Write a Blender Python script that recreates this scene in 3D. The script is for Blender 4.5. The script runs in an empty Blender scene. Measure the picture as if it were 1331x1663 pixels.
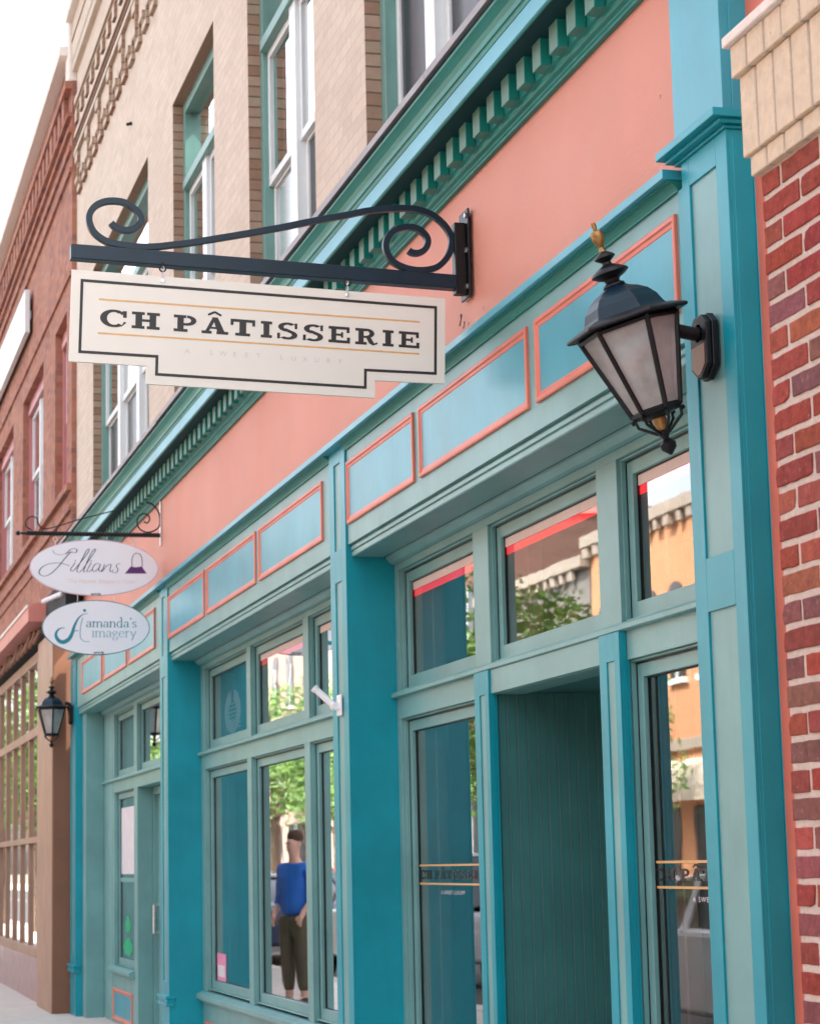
import bpy, bmesh, math, random
from mathutils import Vector, Matrix
random.seed(7)
R_ = math.radians
S = bpy.context.scene
COL = S.collection

# ------------------------------------------------------------------ camera
cam_d = bpy.data.cameras.new('camera'); cam = bpy.data.objects.new('camera', cam_d); COL.objects.link(cam)
S.camera = cam
cam.matrix_world = Matrix(((0.26269, 0.15655, 0.95209, 0.0),
                           (0.96462, -0.01961, -0.26292, -2.7052),
                           (-0.02249, 0.98748, -0.15616, 1.6),
                           (0, 0, 0, 1)))
cam_d.sensor_fit = 'HORIZONTAL'; cam_d.sensor_width = 24.0; cam_d.lens = 64.54
cam_d.clip_start = 0.1; cam_d.clip_end = 3000
cam_d.dof.use_dof = True; cam_d.dof.focus_distance = 7.6; cam_d.dof.aperture_fstop = 7.0

# ------------------------------------------------------------------ world, sun, exposure
W = bpy.data.worlds.new('World'); S.world = W; W.use_nodes = True
SUN_EL, SUN_AZ = 47.0, 25.0        # azimuth clockwise from +Y (the street front is in the shade)
nt = W.node_tree; nt.nodes.clear()
o_ = nt.nodes.new('ShaderNodeOutputWorld'); b_ = nt.nodes.new('ShaderNodeBackground'); s_ = nt.nodes.new('ShaderNodeTexSky')
s_.sky_type = 'NISHITA'; s_.sun_disc = False; s_.sun_elevation = R_(SUN_EL); s_.sun_rotation = R_(SUN_AZ)
s_.air_density = 1.0; s_.dust_density = 4.5; s_.ozone_density = 0.6
b_.inputs['Strength'].default_value = 0.15
hs = nt.nodes.new('ShaderNodeHueSaturation'); hs.inputs['Saturation'].default_value = .38      # hazy, milky summer sky
nt.links.new(s_.outputs[0], hs.inputs['Color']); nt.links.new(hs.outputs[0], b_.inputs[0]); nt.links.new(b_.outputs[0], o_.inputs[0])
sd = bpy.data.lights.new('sun', 'SUN'); so = bpy.data.objects.new('sun', sd); COL.objects.link(so)
sd.energy = 2.4; sd.angle = R_(0.5); sd.color = (1.0, 0.93, 0.84)
dirv = Vector((math.sin(R_(SUN_AZ))*math.cos(R_(SUN_EL)), math.cos(R_(SUN_AZ))*math.cos(R_(SUN_EL)), math.sin(R_(SUN_EL))))
so.rotation_euler = dirv.to_track_quat('Z', 'Y').to_euler(); so.location = (0, 10, 30)
S.view_settings.view_transform = 'Standard'; S.view_settings.look = 'None'
S.view_settings.exposure = 2.42; S.view_settings.gamma = 1.0
S.render.engine = 'CYCLES'; S.cycles.max_bounces = 10; S.cycles.transparent_max_bounces = 16
S.cycles.glossy_bounces = 5; S.cycles.caustics_reflective = False; S.cycles.caustics_refractive = False
S.cycles.sample_clamp_indirect = 8

# ------------------------------------------------------------------ materials
def newmat(name):
    m = bpy.data.materials.new(name); m.use_nodes = True
    n = m.node_tree; p = n.nodes['Principled BSDF']
    return m, n, p
def texco(n, scale=(1, 1, 1)):
    g = n.nodes.new('ShaderNodeNewGeometry'); mp = n.nodes.new('ShaderNodeMapping')
    mp.inputs['Scale'].default_value = scale
    n.links.new(g.outputs['Position'], mp.inputs['Vector']); return mp.outputs[0]
def noise(n, vec, scale, detail=4, rough=.55):
    t = n.nodes.new('ShaderNodeTexNoise'); t.inputs['Scale'].default_value = scale
    t.inputs['Detail'].default_value = detail; t.inputs['Roughness'].default_value = rough
    n.links.new(vec, t.inputs['Vector']); return t.outputs['Fac']
def ramp(n, fac, stops):
    r = n.nodes.new('ShaderNodeValToRGB'); e = r.color_ramp.elements
    while len(e) < len(stops): e.new(.5)
    for i, (p, c) in enumerate(stops): e[i].position = p; e[i].color = (*c, 1)
    n.links.new(fac, r.inputs[0]); return r.outputs[0]
def mixc(n, fac, a, b, mode='MIX'):
    x = n.nodes.new('ShaderNodeMix'); x.data_type = 'RGBA'; x.blend_type = mode
    for s, v in ((x.inputs[0], fac), (x.inputs[6], a), (x.inputs[7], b)):
        if hasattr(v, 'links') or hasattr(v, 'is_linked'): n.links.new(v, s)
        elif isinstance(v, (int, float)): s.default_value = v
        else: s.default_value = (*v, 1)
    return x.outputs[2]
def bump(n, h, strength=.2, dist=.01, nrm=None):
    b = n.nodes.new('ShaderNodeBump'); b.inputs['Strength'].default_value = strength; b.inputs['Distance'].default_value = dist
    n.links.new(h, b.inputs['Height'])
    if nrm is not None: n.links.new(nrm, b.inputs['Normal'])
    return b.outputs[0]
def sc(c, k): return tuple(min(1, max(0, v*k)) for v in c)
def paint(name, c, rough=.35, var=.12, bmp=.12, spec=.5, scale=3.0, streak=True, metallic=0.0):
    m, n, p = newmat(name)
    v = texco(n); f = noise(n, v, scale, 5)
    colr = ramp(n, f, [(.3, sc(c, 1-var)), (.7, sc(c, 1+var))])
    if streak:
        v2 = texco(n, (9, 9, .9)); f2 = noise(n, v2, 2.2, 4, .6)
        colr = mixc(n, ramp(n, f2, [(.52, (0, 0, 0)), (.78, (.28, .28, .28))]), colr, sc(c, .72))
    n.links.new(colr, p.inputs['Base Color'])
    f3 = noise(n, v, 1.1, 3)
    mr = n.nodes.new('ShaderNodeMapRange'); mr.inputs[3].default_value = rough*.85; mr.inputs[4].default_value = rough*1.2
    n.links.new(f3, mr.inputs[0]); n.links.new(mr.outputs[0], p.inputs['Roughness'])
    p.inputs['Specular IOR Level'].default_value = spec; p.inputs['Metallic'].default_value = metallic
    f4 = noise(n, texco(n, (6, 6, 40)), 3, 3)
    nb = bump(n, noise(n, v, 260, 3), bmp, .002); nb = bump(n, f4, bmp*.5, .004, nb)
    nb = bump(n, noise(n, v, 2.2, 2), .25, .006, nb)
    n.links.new(nb, p.inputs['Normal'])
    return m
M = {}
M['sage'] = paint('sage_paint', (.145, .325, .32), .38)
M['cyan'] = paint('turquoise_paint', (.002, .275, .345), .34, spec=.42)
M['panelcyan'] = paint('panel_blue_paint', (.03, .29, .37), .34)
M['green'] = paint('cornice_green_paint', (.008, .19, .16), .42, spec=.35)
M['pink'] = paint('pink_stucco', (.60, .255, .185), .6, .05, .35, .4, 1.2, False)
M['coral'] = paint('coral_paint', (.62, .17, .115), .42)
M['dentlit'] = paint('lit_dentil_front', (.10, .215, .17), .5, spec=.3)  # lighter dentil tone; light on the street faces is put into the colour
M['upgreen'] = paint('window_green_paint', (.13, .27, .24), .42)
M['white'] = paint('white_paint', (.66, .70, .70), .4, .06)
M['offwhite'] = paint('offwhite_board', (.70, .67, .60), .5, .03, .05, .4, 2, False)
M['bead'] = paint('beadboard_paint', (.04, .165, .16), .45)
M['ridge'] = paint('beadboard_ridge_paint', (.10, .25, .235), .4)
M['soffit_shade'] = paint('soffit_shade_teal', (.008, .045, .05), .6, spec=.12)  # shade under the soffits is put into this darker colour
M['black'] = paint('black_iron', (.006, .0065, .008), .38, .2, .2, .3, 30, False)
M['navy'] = paint('blueblack_iron', (.004, .018, .032), .34, .2, .15, .3, 10, False)
M['ink'] = paint('black_lettering', (.02, .018, .018), .45, .1, .05, .4, 40, False)
M['gold'] = paint('gold_lettering', (.62, .36, .13), .4, .08, .05, .5, 40, False)
M['faint'] = paint('faded_lettering', (.56, .52, .50), .5, .1, .05, .4, 40, False)
M['brass'] = paint('aged_brass', (.30, .19, .075), .45, .3, .2, .5, 60, False, 1.0)
M['steel'] = paint('zinc_steel', (.55, .57, .6), .3, .2, .1, .5, 60, False, .9)
M['flash'] = paint('grey_flashing', (.26, .24, .25), .5, .15, .2)
M['plastic'] = paint('white_plastic', (.82, .82, .83), .3, .04, .05, .5, 10, False)
M['tan'] = paint('tan_paint', (.36, .22, .15), .5)
M['brown'] = paint('brown_paint', (.20, .085, .045), .5)
M['salmon'] = paint('salmon_paint', (.55, .2, .16), .5)
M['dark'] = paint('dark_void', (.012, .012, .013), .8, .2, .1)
M['inner'] = paint('interior_plaster', (.17, .155, .14), .8)
M['innerjamb'] = paint('interior_wood_trim', (.42, .36, .31), .5)
M['red'] = paint('red_vinyl_strip', (.85, .004, .012), .4, .03, .03, .4, 5, False)
M['valance'] = paint('cream_valance', (.62, .52, .46), .7, .05)
M['purple'] = paint('purple_print', (.09, .02, .13), .5, .05, .03, .4, 5, False)
M['script'] = paint('navy_script', (.03, .045, .10), .5, .05, .03, .4, 5, False)
M['teal_ink'] = paint('teal_print', (.01, .22, .30), .5, .05, .03, .4, 5, False)
M['pale_ink'] = paint('pale_teal_print', (.22, .42, .50), .5, .05, .03, .4, 5, False)
M['peach_ink'] = paint('peach_print', (.74, .60, .53), .5, .05, .03, .4, 5, False)
M['oval'] = paint('oval_sign_white', (.74, .77, .82), .4, .03, .04, .4, 3, False)
M['rimpink'] = paint('oval_rim_pink', (.6, .42, .52), .4, .03, .04, .4, 3, False)
M['rimteal'] = paint('oval_rim_teal', (.02, .16, .18), .4, .03, .04, .4, 3, False)
M['poster'] = paint('poster_paper', (.66, .63, .66), .5, .08, .04, .4, 14, False)
M['pinkpaper'] = paint('pink_flyer', (.68, .25, .40), .5, .1, .04, .4, 14, False)
M['greenvinyl'] = paint('green_vinyl', (.0, .40, .17), .4, .1, .04, .4, 14, False)
M['marble'] = paint('reddish_granite', (.33, .19, .18), .3, .3, .1, .5, 6)
M['blind'] = paint('grey_blind', (.33, .31, .32), .6, .1)
M['curtain'] = paint('sheer_curtain', (.62, .64, .68), .8, .05, .3, .2, 8)
M['redsash'] = paint('dusty_red_sash', (.42, .15, .16), .5)
M['skin'] = paint('skin', (.72, .42, .32), .5, .05, .1, .4, 6, False)
M['hair'] = paint('brown_hair', (.08, .045, .03), .6, .2, .3, .3, 40, False)
M['shirt'] = paint('blue_shirt', (.03, .16, .58), .8, .08, .3, .3, 6, False)
M['khaki'] = paint('khaki_trousers', (.10, .085, .055), .8, .08, .3, .3, 6, False)
M['tyre'] = paint('tyre_rubber', (.015, .015, .015), .8, .1, .2, .3, 20, False)
M['awncream'] = paint('cream_canvas', (.62, .54, .44), .8, .04)

def led():
    m, n, p = newmat('red_led_strip'); p.inputs['Base Color'].default_value = (.5, .0, .01, 1)
    f = noise(n, texco(n), 30, 2); c = ramp(n, f, [(.3, (.75, .0, .012)), (.7, (.9, .002, .02))])
    n.links.new(c, p.inputs['Emission Color']); p.inputs['Emission Strength'].default_value = .32; return m
M['led'] = led()
def glassmat(name, k, tint=(.75, .8, .8), rough=0.0, gloss=(1, 1, 1), wav=0.0):
    m = bpy.data.materials.new(name); m.use_nodes = True; n = m.node_tree; n.nodes.clear()
    out = n.nodes.new('ShaderNodeOutputMaterial'); mx = n.nodes.new('ShaderNodeMixShader')
    tr = n.nodes.new('ShaderNodeBsdfTransparent'); tr.inputs[0].default_value = (*tint, 1)
    gl = n.nodes.new('ShaderNodeBsdfGlossy'); gl.inputs['Roughness'].default_value = rough; gl.inputs[0].default_value = (*gloss, 1)
    fr = n.nodes.new('ShaderNodeFresnel'); fr.inputs[0].default_value = 1.5
    a = n.nodes.new('ShaderNodeMath'); a.operation = 'SUBTRACT'; a.inputs[0].default_value = 1.0; n.links.new(fr.outputs[0], a.inputs[1])
    b = n.nodes.new('ShaderNodeMath'); b.operation = 'POWER'; b.inputs[1].default_value = k; n.links.new(a.outputs[0], b.inputs[0])
    c = n.nodes.new('ShaderNodeMath'); c.operation = 'SUBTRACT'; c.inputs[0].default_value = 1.0; n.links.new(b.outputs[0], c.inputs[1])
    if wav:
        bp = bump(n, noise(n, texco(n), 2.3, 2), wav, .02); n.links.new(bp, gl.inputs['Normal'])
    n.links.new(c.outputs[0], mx.inputs[0]); n.links.new(tr.outputs[0], mx.inputs[1]); n.links.new(gl.outputs[0], mx.inputs[2])
    n.links.new(mx.outputs[0], out.inputs[0]); return m
M['glass'] = glassmat('window_glass', 2.9, (.86, .88, .88), rough=.012, wav=.014)
M['upglass'] = glassmat('old_window_glass', 4.0, wav=.03)
M['screen'] = glassmat('insect_screen_glass', .55, (.42, .40, .42), .25)
def frosted():
    m, n, p = newmat('frosted_lamp_glass')
    v = texco(n); f = noise(n, v, 9, 4)
    n.links.new(ramp(n, f, [(.3, (.42, .43, .42)), (.75, (.66, .67, .65))]), p.inputs['Base Color'])
    p.inputs['Roughness'].default_value = .22; p.inputs['Transmission Weight'].default_value = .45; p.inputs['IOR'].default_value = 1.2
    n.links.new(bump(n, noise(n, v, 20, 3), .3, .003), p.inputs['Normal'])
    return m
M['frost'] = frosted()

def brickmat(name, cols, mortar, bw=.203, rh=.0677, ms=.010, bstr=.5, rough=.85, dist=.006, grime=None):
    m, n, p = newmat(name)
    g = n.nodes.new('ShaderNodeNewGeometry'); sx = n.nodes.new('ShaderNodeSeparateXYZ'); n.links.new(g.outputs['Position'], sx.inputs[0])
    ad = n.nodes.new('ShaderNodeMath'); n.links.new(sx.outputs[0], ad.inputs[0]); n.links.new(sx.outputs[1], ad.inputs[1])
    cb = n.nodes.new('ShaderNodeCombineXYZ'); n.links.new(ad.outputs[0], cb.inputs[0]); n.links.new(sx.outputs[2], cb.inputs[1])
    wv = n.nodes.new('ShaderNodeTexNoise'); wv.inputs['Scale'].default_value = 9; n.links.new(cb.outputs[0], wv.inputs['Vector'])
    dv = n.nodes.new('ShaderNodeVectorMath'); dv.operation = 'SCALE'; dv.inputs['Scale'].default_value = .006; n.links.new(wv.outputs['Color'], dv.inputs[0])
    av = n.nodes.new('ShaderNodeVectorMath'); av.operation = 'ADD'; n.links.new(cb.outputs[0], av.inputs[0]); n.links.new(dv.outputs[0], av.inputs[1])
    t = n.nodes.new('ShaderNodeTexBrick'); n.links.new(av.outputs[0], t.inputs['Vector'])
    t.inputs['Scale'].default_value = 1; t.inputs['Brick Width'].default_value = bw; t.inputs['Row Height'].default_value = rh
    t.inputs['Mortar Size'].default_value = ms/2; t.inputs['Mortar Smooth'].default_value = .25; t.inputs['Bias'].default_value = 0
    t.inputs['Color1'].default_value = (0, 0, 0, 1); t.inputs['Color2'].default_value = (1, 1, 1, 1); t.inputs['Mortar'].default_value = (.5, .5, .5, 1)
    r = ramp(n, t.outputs['Color'], [(i/(len(cols)-1), c) for i, c in enumerate(cols)])
    f = noise(n, texco(n), 22, 6, .7); r = mixc(n, .6, r, ramp(n, f, [(.3, (.42, .42, .42)), (.7, (.58, .58, .58))]), 'OVERLAY')
    if grime:
        f2 = noise(n, texco(n), 1.2, 4); r = mixc(n, ramp(n, f2, [(.4, (0, 0, 0)), (.75, (.5, .5, .5))]), r, grime)
    colr = mixc(n, t.outputs['Fac'], r, mortar); n.links.new(colr, p.inputs['Base Color'])
    p.inputs['Roughness'].default_value = rough; p.inputs['Specular IOR Level'].default_value = .3
    iv = n.nodes.new('ShaderNodeMath'); iv.operation = 'SUBTRACT'; iv.inputs[0].default_value = 1; n.links.new(t.outputs['Fac'], iv.inputs[1])
    nb = bump(n, iv.outputs[0], bstr, dist); nb = bump(n, noise(n, texco(n), 120, 4), .35, .003, nb); n.links.new(nb, p.inputs['Normal'])
    return m
M['beige'] = brickmat('pale_painted_brick', [(.52, .45, .365), (.60, .52, .43), (.56, .485, .40)], (.46, .385, .31), ms=.006, bstr=.45, grime=(.46, .38, .30))
M['beigebrown'] = brickmat('bare_brown_brick', [(.30, .19, .13), (.38, .26, .19), (.27, .15, .10), (.36, .28, .2)], (.16, .11, .08), bw=7.3, bstr=.8)
M['redbrick'] = brickmat('old_red_brick', [(.30, .11, .07), (.36, .15, .10), (.20, .085, .075), (.38, .18, .12)], (.30, .17, .12), ms=.009, bstr=.4, grime=(.46, .24, .16))
M['orangebrick'] = brickmat('orange_sandstone', [(.50, .235, .12), (.55, .27, .14), (.47, .22, .11)], (.45, .25, .16))
M['greystone'] = brickmat('grey_stone', [(.17, .165, .155), (.2, .19, .18), (.16, .155, .15)], (.14, .13, .13), .5, .25)
M['pinkstone'] = brickmat('pale_pink_brick', [(.34, .23, .19), (.37, .26, .22), (.32, .22, .19)], (.28, .2, .18))
M['darkbrick'] = brickmat('dark_brown_brick', [(.13, .075, .055), (.17, .09, .07), (.12, .065, .05)], (.12, .09, .08))

def attrbrick():
    m, n, p = newmat('weathered_red_brick')
    a = n.nodes.new('ShaderNodeAttribute'); a.attribute_name = 'bc'
    v = texco(n); f = noise(n, v, 45, 6, .7)
    c = mixc(n, .75, a.outputs['Color'], ramp(n, f, [(.3, (.28, .28, .28)), (.72, (.68, .68, .68))]), 'OVERLAY')
    f2 = noise(n, v, 22, 5, .7)
    c = mixc(n, ramp(n, f2, [(.58, (0, 0, 0)), (.74, (.75, .75, .75))]), c, (.13, .06, .065))
    f5 = noise(n, v, 60, 5, .75)
    c = mixc(n, ramp(n, f5, [(.60, (0, 0, 0)), (.74, (.75, .75, .75))]), c, (.52, .35, .28))
    n.links.new(c, p.inputs['Base Color']); p.inputs['Roughness'].default_value = .92; p.inputs['Specular IOR Level'].default_value = .12
    nb = bump(n, noise(n, v, 35, 5), .6, .006); nb = bump(n, noise(n, v, 160, 4), .5, .003, nb); n.links.new(nb, p.inputs['Normal'])
    return m
M['brickobj'] = attrbrick()
def rough_(name, c, s=60, var=.15, b=.6, rough=.9, d=.005, pit=None):
    m, n, p = newmat(name); v = texco(n)
    colr = ramp(n, noise(n, v, s, 5, .65), [(.3, sc(c, 1-var)), (.7, sc(c, 1+var))])
    if pit: colr = mixc(n, ramp(n, noise(n, v, 95, 3, .6), [(.66, (0, 0, 0)), (.74, (.8, .8, .8))]), colr, pit)
    n.links.new(colr, p.inputs['Base Color']); p.inputs['Roughness'].default_value = rough; p.inputs['Specular IOR Level'].default_value = .25
    nb = bump(n, noise(n, v, s*.7, 5), b, d); nb = bump(n, noise(n, v, s*4, 3), b*.7, d*.4, nb); n.links.new(nb, p.inputs['Normal']); return m
M['mortar'] = rough_('pale_mortar', (.56, .47, .41), 90, .12, .9, .9, .007)
M['soldier'] = rough_('cream_soldier_brick', (.60, .49, .36), 26, .12, .7, .85, .005, (.30, .16, .10))
M['soldiermortar'] = rough_('grey_mortar', (.42, .37, .32), 90)
M['coping'] = rough_('white_coping', (.72, .66, .60), 30, .08)
M['concrete'] = rough_('sidewalk_concrete', (.52, .48, .44), 6, .1, .3)
M['asphalt'] = rough_('asphalt', (.06, .06, .062), 40, .2, .5)
M['stonetrim'] = rough_('stone_trim', (.30, .26, .22), 12, .15)
M['earth'] = rough_('ground', (.16, .15, .12), 3, .2, .4)
M['bark'] = rough_('bark', (.12, .085, .06), 14, .3, .9, .95, .02)
def leafmat():
    m, n, p = newmat('leaves'); v = texco(n)
    n.links.new(ramp(n, noise(n, v, 1.6, 4), [(.3, (.045, .12, .018)), (.7, (.12, .22, .04))]), p.inputs['Base Color'])
    p.inputs['Roughness'].default_value = .5; p.inputs['Transmission Weight'].default_value = 0
    return m
M['leaf'] = leafmat()
def carpaint(name, c):
    m, n, p = newmat(name); p.inputs['Base Color'].default_value = (*c, 1); p.inputs['Roughness'].default_value = .25; p.inputs['Coat Weight'].default_value = .8
    f = noise(n, texco(n), 200, 2); n.links.new(bump(n, f, .03, .001), p.inputs['Normal']); return m
M['carwhite'] = carpaint('white_car_paint', (.72, .72, .72)); M['carsilver'] = carpaint('silver_car_paint', (.34, .36, .38))
M['carblue'] = carpaint('dark_blue_car_paint', (.03, .05, .10)); M['carred'] = carpaint('maroon_car_paint', (.22, .02, .02))
M['carglass'] = carpaint('car_window_glass', (.02, .025, .03)); M['chrome'] = paint('chrome', (.7, .7, .7), .12, .03, .02, .5, 5, False, 1.0)

# ------------------------------------------------------------------ builders
ORG = {}
def thing(name, label, cat, loc=(0, 0, 0), group=None, rot=None, kind=None):
    o = bpy.data.objects.new(name, None); COL.objects.link(o); o.location = loc; o.empty_display_size = .1
    if rot: o.rotation_euler = rot
    if label: o['label'] = label
    if cat: o['category'] = cat
    if group: o['group'] = group
    if kind: o['kind'] = kind
    ORG[o.name] = Vector(loc); return o
class MB:
    def __init__(s): s.v = []; s.f = []; s.c = []
    def poly(s, pts, faces, col=None):
        b = len(s.v); s.v += [tuple(p) for p in pts]
        for f in faces: s.f.append([b+i for i in f]); s.c.append(col)
        return s
    def box(s, x0, x1, y0, y1, z0, z1, col=None):
        x0, x1 = sorted((x0, x1)); y0, y1 = sorted((y0, y1)); z0, z1 = sorted((z0, z1))
        return s.poly([(x0, y0, z0), (x1, y0, z0), (x1, y1, z0), (x0, y1, z0), (x0, y0, z1), (x1, y0, z1), (x1, y1, z1), (x0, y1, z1)],
                      [(0, 3, 2, 1), (4, 5, 6, 7), (0, 1, 5, 4), (1, 2, 6, 5), (2, 3, 7, 6), (3, 0, 4, 7)], col)
    def prof_x(s, prof, x0, x1):      # profile in (y, z), extruded along x
        n = len(prof); p = [(x0, a, b) for a, b in prof]+[(x1, a, b) for a, b in prof]
        s.poly(p, [(i, (i+1) % n, n+(i+1) % n, n+i) for i in range(n)]+[tuple(range(n))[::-1], tuple(range(n, 2*n))]); return s
    def prof_y(s, prof, y0, y1):      # profile in (x, z)
        n = len(prof); p = [(a, y0, b) for a, b in prof]+[(a, y1, b) for a, b in prof]
        s.poly(p, [(i, (i+1) % n, n+(i+1) % n, n+i) for i in range(n)]+[tuple(range(n))[::-1], tuple(range(n, 2*n))]); return s
    def lathe(s, prof, c=(0, 0, 0), n=20, ax=None, phase=0):      # profile (r, h) along z or matrix ax
        rings = []; pts = []
        for r, h in prof:
            for i in range(n):
                a = 2*math.pi*(i+phase)/n; p = Vector((r*math.cos(a), r*math.sin(a), h))
                if ax: p = ax @ p
                pts.append((p.x+c[0], p.y+c[1], p.z+c[2]))
        fs = []
        for k in range(len(prof)-1):
            for i in range(n): j = (i+1) % n; fs.append((k*n+i, k*n+j, (k+1)*n+j, (k+1)*n+i))
        fs.append(tuple(range(n))[::-1]); fs.append(tuple(range((len(prof)-1)*n, len(prof)*n)))
        return s.poly(pts, fs)
    def tube(s, path, r, n=8, up=None, rr=None, phase=0):
        path = [Vector(p) for p in path]; pts = []; m = len(path)
        prev = None
        for i, p in enumerate(path):
            t = (path[min(i+1, m-1)]-path[max(i-1, 0)]).normalized()
            u = Vector(up) if up else (prev if prev is not None else (Vector((0, 0, 1)) if abs(t.z) < .9 else Vector((1, 0, 0))))
            a = (u-t*u.dot(t)).normalized(); b = t.cross(a); prev = a
            q = rr[i] if rr else r
            for k in range(n):
                g = 2*math.pi*(k+phase)/n; v = p+a*math.cos(g)*q+b*math.sin(g)*q; pts.append(tuple(v))
        fs = [(i*n+k, i*n+(k+1) % n, (i+1)*n+(k+1) % n, (i+1)*n+k) for i in range(m-1) for k in range(n)]
        fs += [tuple(range(n))[::-1], tuple(range((m-1)*n, m*n))]
        return s.poly(pts, fs)
    def build(s, name, mat, parent=None, bevel=0.0, smooth=False, label=None, local=False, seg=2, kind=None):
        me = bpy.data.meshes.new(name)
        off = Vector((0, 0, 0))
        if parent is not None and not local:
            q = parent
            while q is not None: off += ORG.get(q.name, Vector((0, 0, 0))); q = q.parent
        me.from_pydata([tuple(Vector(v)-off) for v in s.v], [], s.f); me.validate(); 
        me.materials.append(M[mat] if isinstance(mat, str) else mat)
        if any(c is not None for c in s.c):
            at = me.color_attributes.new('bc', 'FLOAT_COLOR', 'CORNER'); i = 0
            for pl in me.polygons:
                c = s.c[pl.index] or (.4, .15, .1)
                for li in pl.loop_indices: at.data[li].color = (*c, 1)
        bm = bmesh.new(); bm.from_mesh(me); bmesh.ops.recalc_face_normals(bm, faces=bm.faces); bm.to_mesh(me); bm.free()
        if smooth:
            for pl in me.polygons: pl.use_smooth = True
            try: me.set_sharp_from_angle(angle=R_(38))
            except Exception: pass
        o = bpy.data.objects.new(name, me); COL.objects.link(o)
        if parent is not None: o.parent = parent
        if bevel:
            b = o.modifiers.new('bevel', 'BEVEL'); b.width = bevel; b.segments = seg; b.limit_method = 'ANGLE'; b.angle_limit = R_(40)
            b.harden_normals = False
        if label: o['label'] = label
        if kind: o['kind'] = kind
        ORG[o.name] = Vector((0, 0, 0))
        return o
def tag(o, label, cat, group=None): 
    o['label'] = label; o['category'] = cat
    if group: o['group'] = group
    return o
def boxo(name, mat, parent, *b, bevel=.003, label=None):
    return MB().box(*b).build(name, mat, parent, bevel, label=label)

GZ = .11        # pavement level
# ------------------------------------------------------------------ ground, pavements, road
def struct(o): o['kind'] = 'structure'; return o
struct(MB().box(-700, 500, -600, 600, -1.0, -.10).build('ground', 'earth'))
struct(MB().box(-700, 500, -14.0, -3.4, -.5, -.04).build('road', 'asphalt'))
pv = MB()
x = -120
while x < 12:
    for (a, b) in ((-3.15, -1.66), (-1.65, 0.5)):
        pv.box(x+.006, x+1.494, a+.004, b-.004, -.4, GZ)
    x += 1.5
pv.box(-120, 12, -3.15, .5, -.4, GZ-.008); pv.box(-120, 12, -3.4, -3.155, -.4, GZ+.004)
struct(pv.build('pavement', 'concrete', bevel=.004, seg=1))
struct(MB().box(-400, 300, -18.6, -14.0, -.4, GZ).build('opposite_pavement', 'concrete'))
ln = MB()
for i in range(40): ln.box(-160+i*6, -157+i*6, -8.78, -8.64, -.036, -.033)
struct(ln.build('road_marking', 'white'))

# ================================================================== THE TEAL STOREFRONT BUILDING
B = thing('shop_building', 'turquoise and sage shopfront with pink fascia wall and pale brick upper storey', 'building', (-14, .5, GZ))
XR, XL = -6.44, -23.47
YB = .26
# ---- pink fascia wall
MB().box(-22.99, -6.10, .03, .40, 3.76, 4.72).build('pink_wall', 'pink', B)
MB().box(-6.069, -4.6, .088, .40, GZ, 8.0).build('shaded_pink_wall_strip', 'coral', B)  # pink wall continued; its shade is put into the redder coral
# small scars on the pink wall
sc_ = MB()
for (a, z, w, h) in ((-9.0, 3.935, .05, .05), (-8.95, 3.90, .035, .028), (-8.88, 3.888, .02, .012), (-8.66, 3.90, .02, .010), (-6.62, 4.12, .012, .012)):
    MB().poly([(a-w/2, .0285, z-h/2), (a-w*.1, .0285, z-h/2), (a+w*.5, .0285, z+h*.3), (a+w*.2, .0285, z+h/2), (a-w*.05, .0285, z+h*.4), (a+w*.1, .0285, z+h*.05)], [(0, 1, 2, 3, 4, 5)]).build('wall_scar', 'dark', B)

# ---- cornice
co = MB()
prof = [(.03, 4.505), (.008, 4.505), (.008, 4.516), (.002, 4.520), (.002, 4.530), (-.012, 4.536), (-.018, 4.545), (-.018, 4.558),
        (-.03, 4.562), (-.03, 4.668), (-.148, 4.670), (-.152, 4.674), (-.152, 4.754), (-.156, 4.756), (-.156, 4.760), (-.160, 4.772), (-.168, 4.776), (-.168, 4.784),
        (-.163, 4.786), (-.166, 4.802), (-.176, 4.822), (-.192, 4.838), (-.204, 4.848), (-.206, 4.858), (-.10, 4.866), (.03, 4.866)]
co.prof_x(prof, -23.42, -6.05)
cor = co.build('cornice', 'green', B)
MB().box(-23.41, -6.05, -.147, -.031, 4.6655, 4.6675).build('cornice_soffit', 'soffit_shade', cor)  # thin dark sheet painting in the shade under the cornice
MB().box(-23.42, -6.05, -.1545, -.1515, 4.679, 4.751).build('fascia_band', 'panelcyan', cor)
fl = MB(); fx = -23.45; random.seed(3)
while fx < -6.05:
    L = random.uniform(2.1, 3.0); e = min(fx+L, -6.03); dz = random.uniform(-.004, .004)
    fl.prof_x([(-.222, 4.870+dz), (-.225, 4.870+dz), (-.227, 4.901+dz), (-.08, 4.925+dz), (-.08, 4.915+dz)], fx, e-.004); fx = e
fl.build('flashing', 'flash', cor)
dm = MB().box(-.048, .048, -.074, -.031, 0, .112).build('dentil', 'green', cor, .002, seg=1, local=True)
dm.data.materials.append(M['dentlit'])
for pl_ in dm.data.polygons:
    if pl_.normal.y < -.5: pl_.material_index = 1  # street-facing side takes the tone with the light painted in
x = -7.05; first = True
ds = []
while x > -23.3:
    d = dm if first else dm.copy()
    if not first: COL.objects.link(d)
    d.parent = cor; d.location = Vector((x+.06, 0, 4.558)) - Vector((-14, .5, GZ)); first = False; x -= .1965
for x in (-6.86, -6.66):
    d = dm.copy(); COL.objects.link(d); d.parent = cor; d.location = Vector((x+.06, 0, 4.558)) - Vector((-14, .5, GZ))
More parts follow.
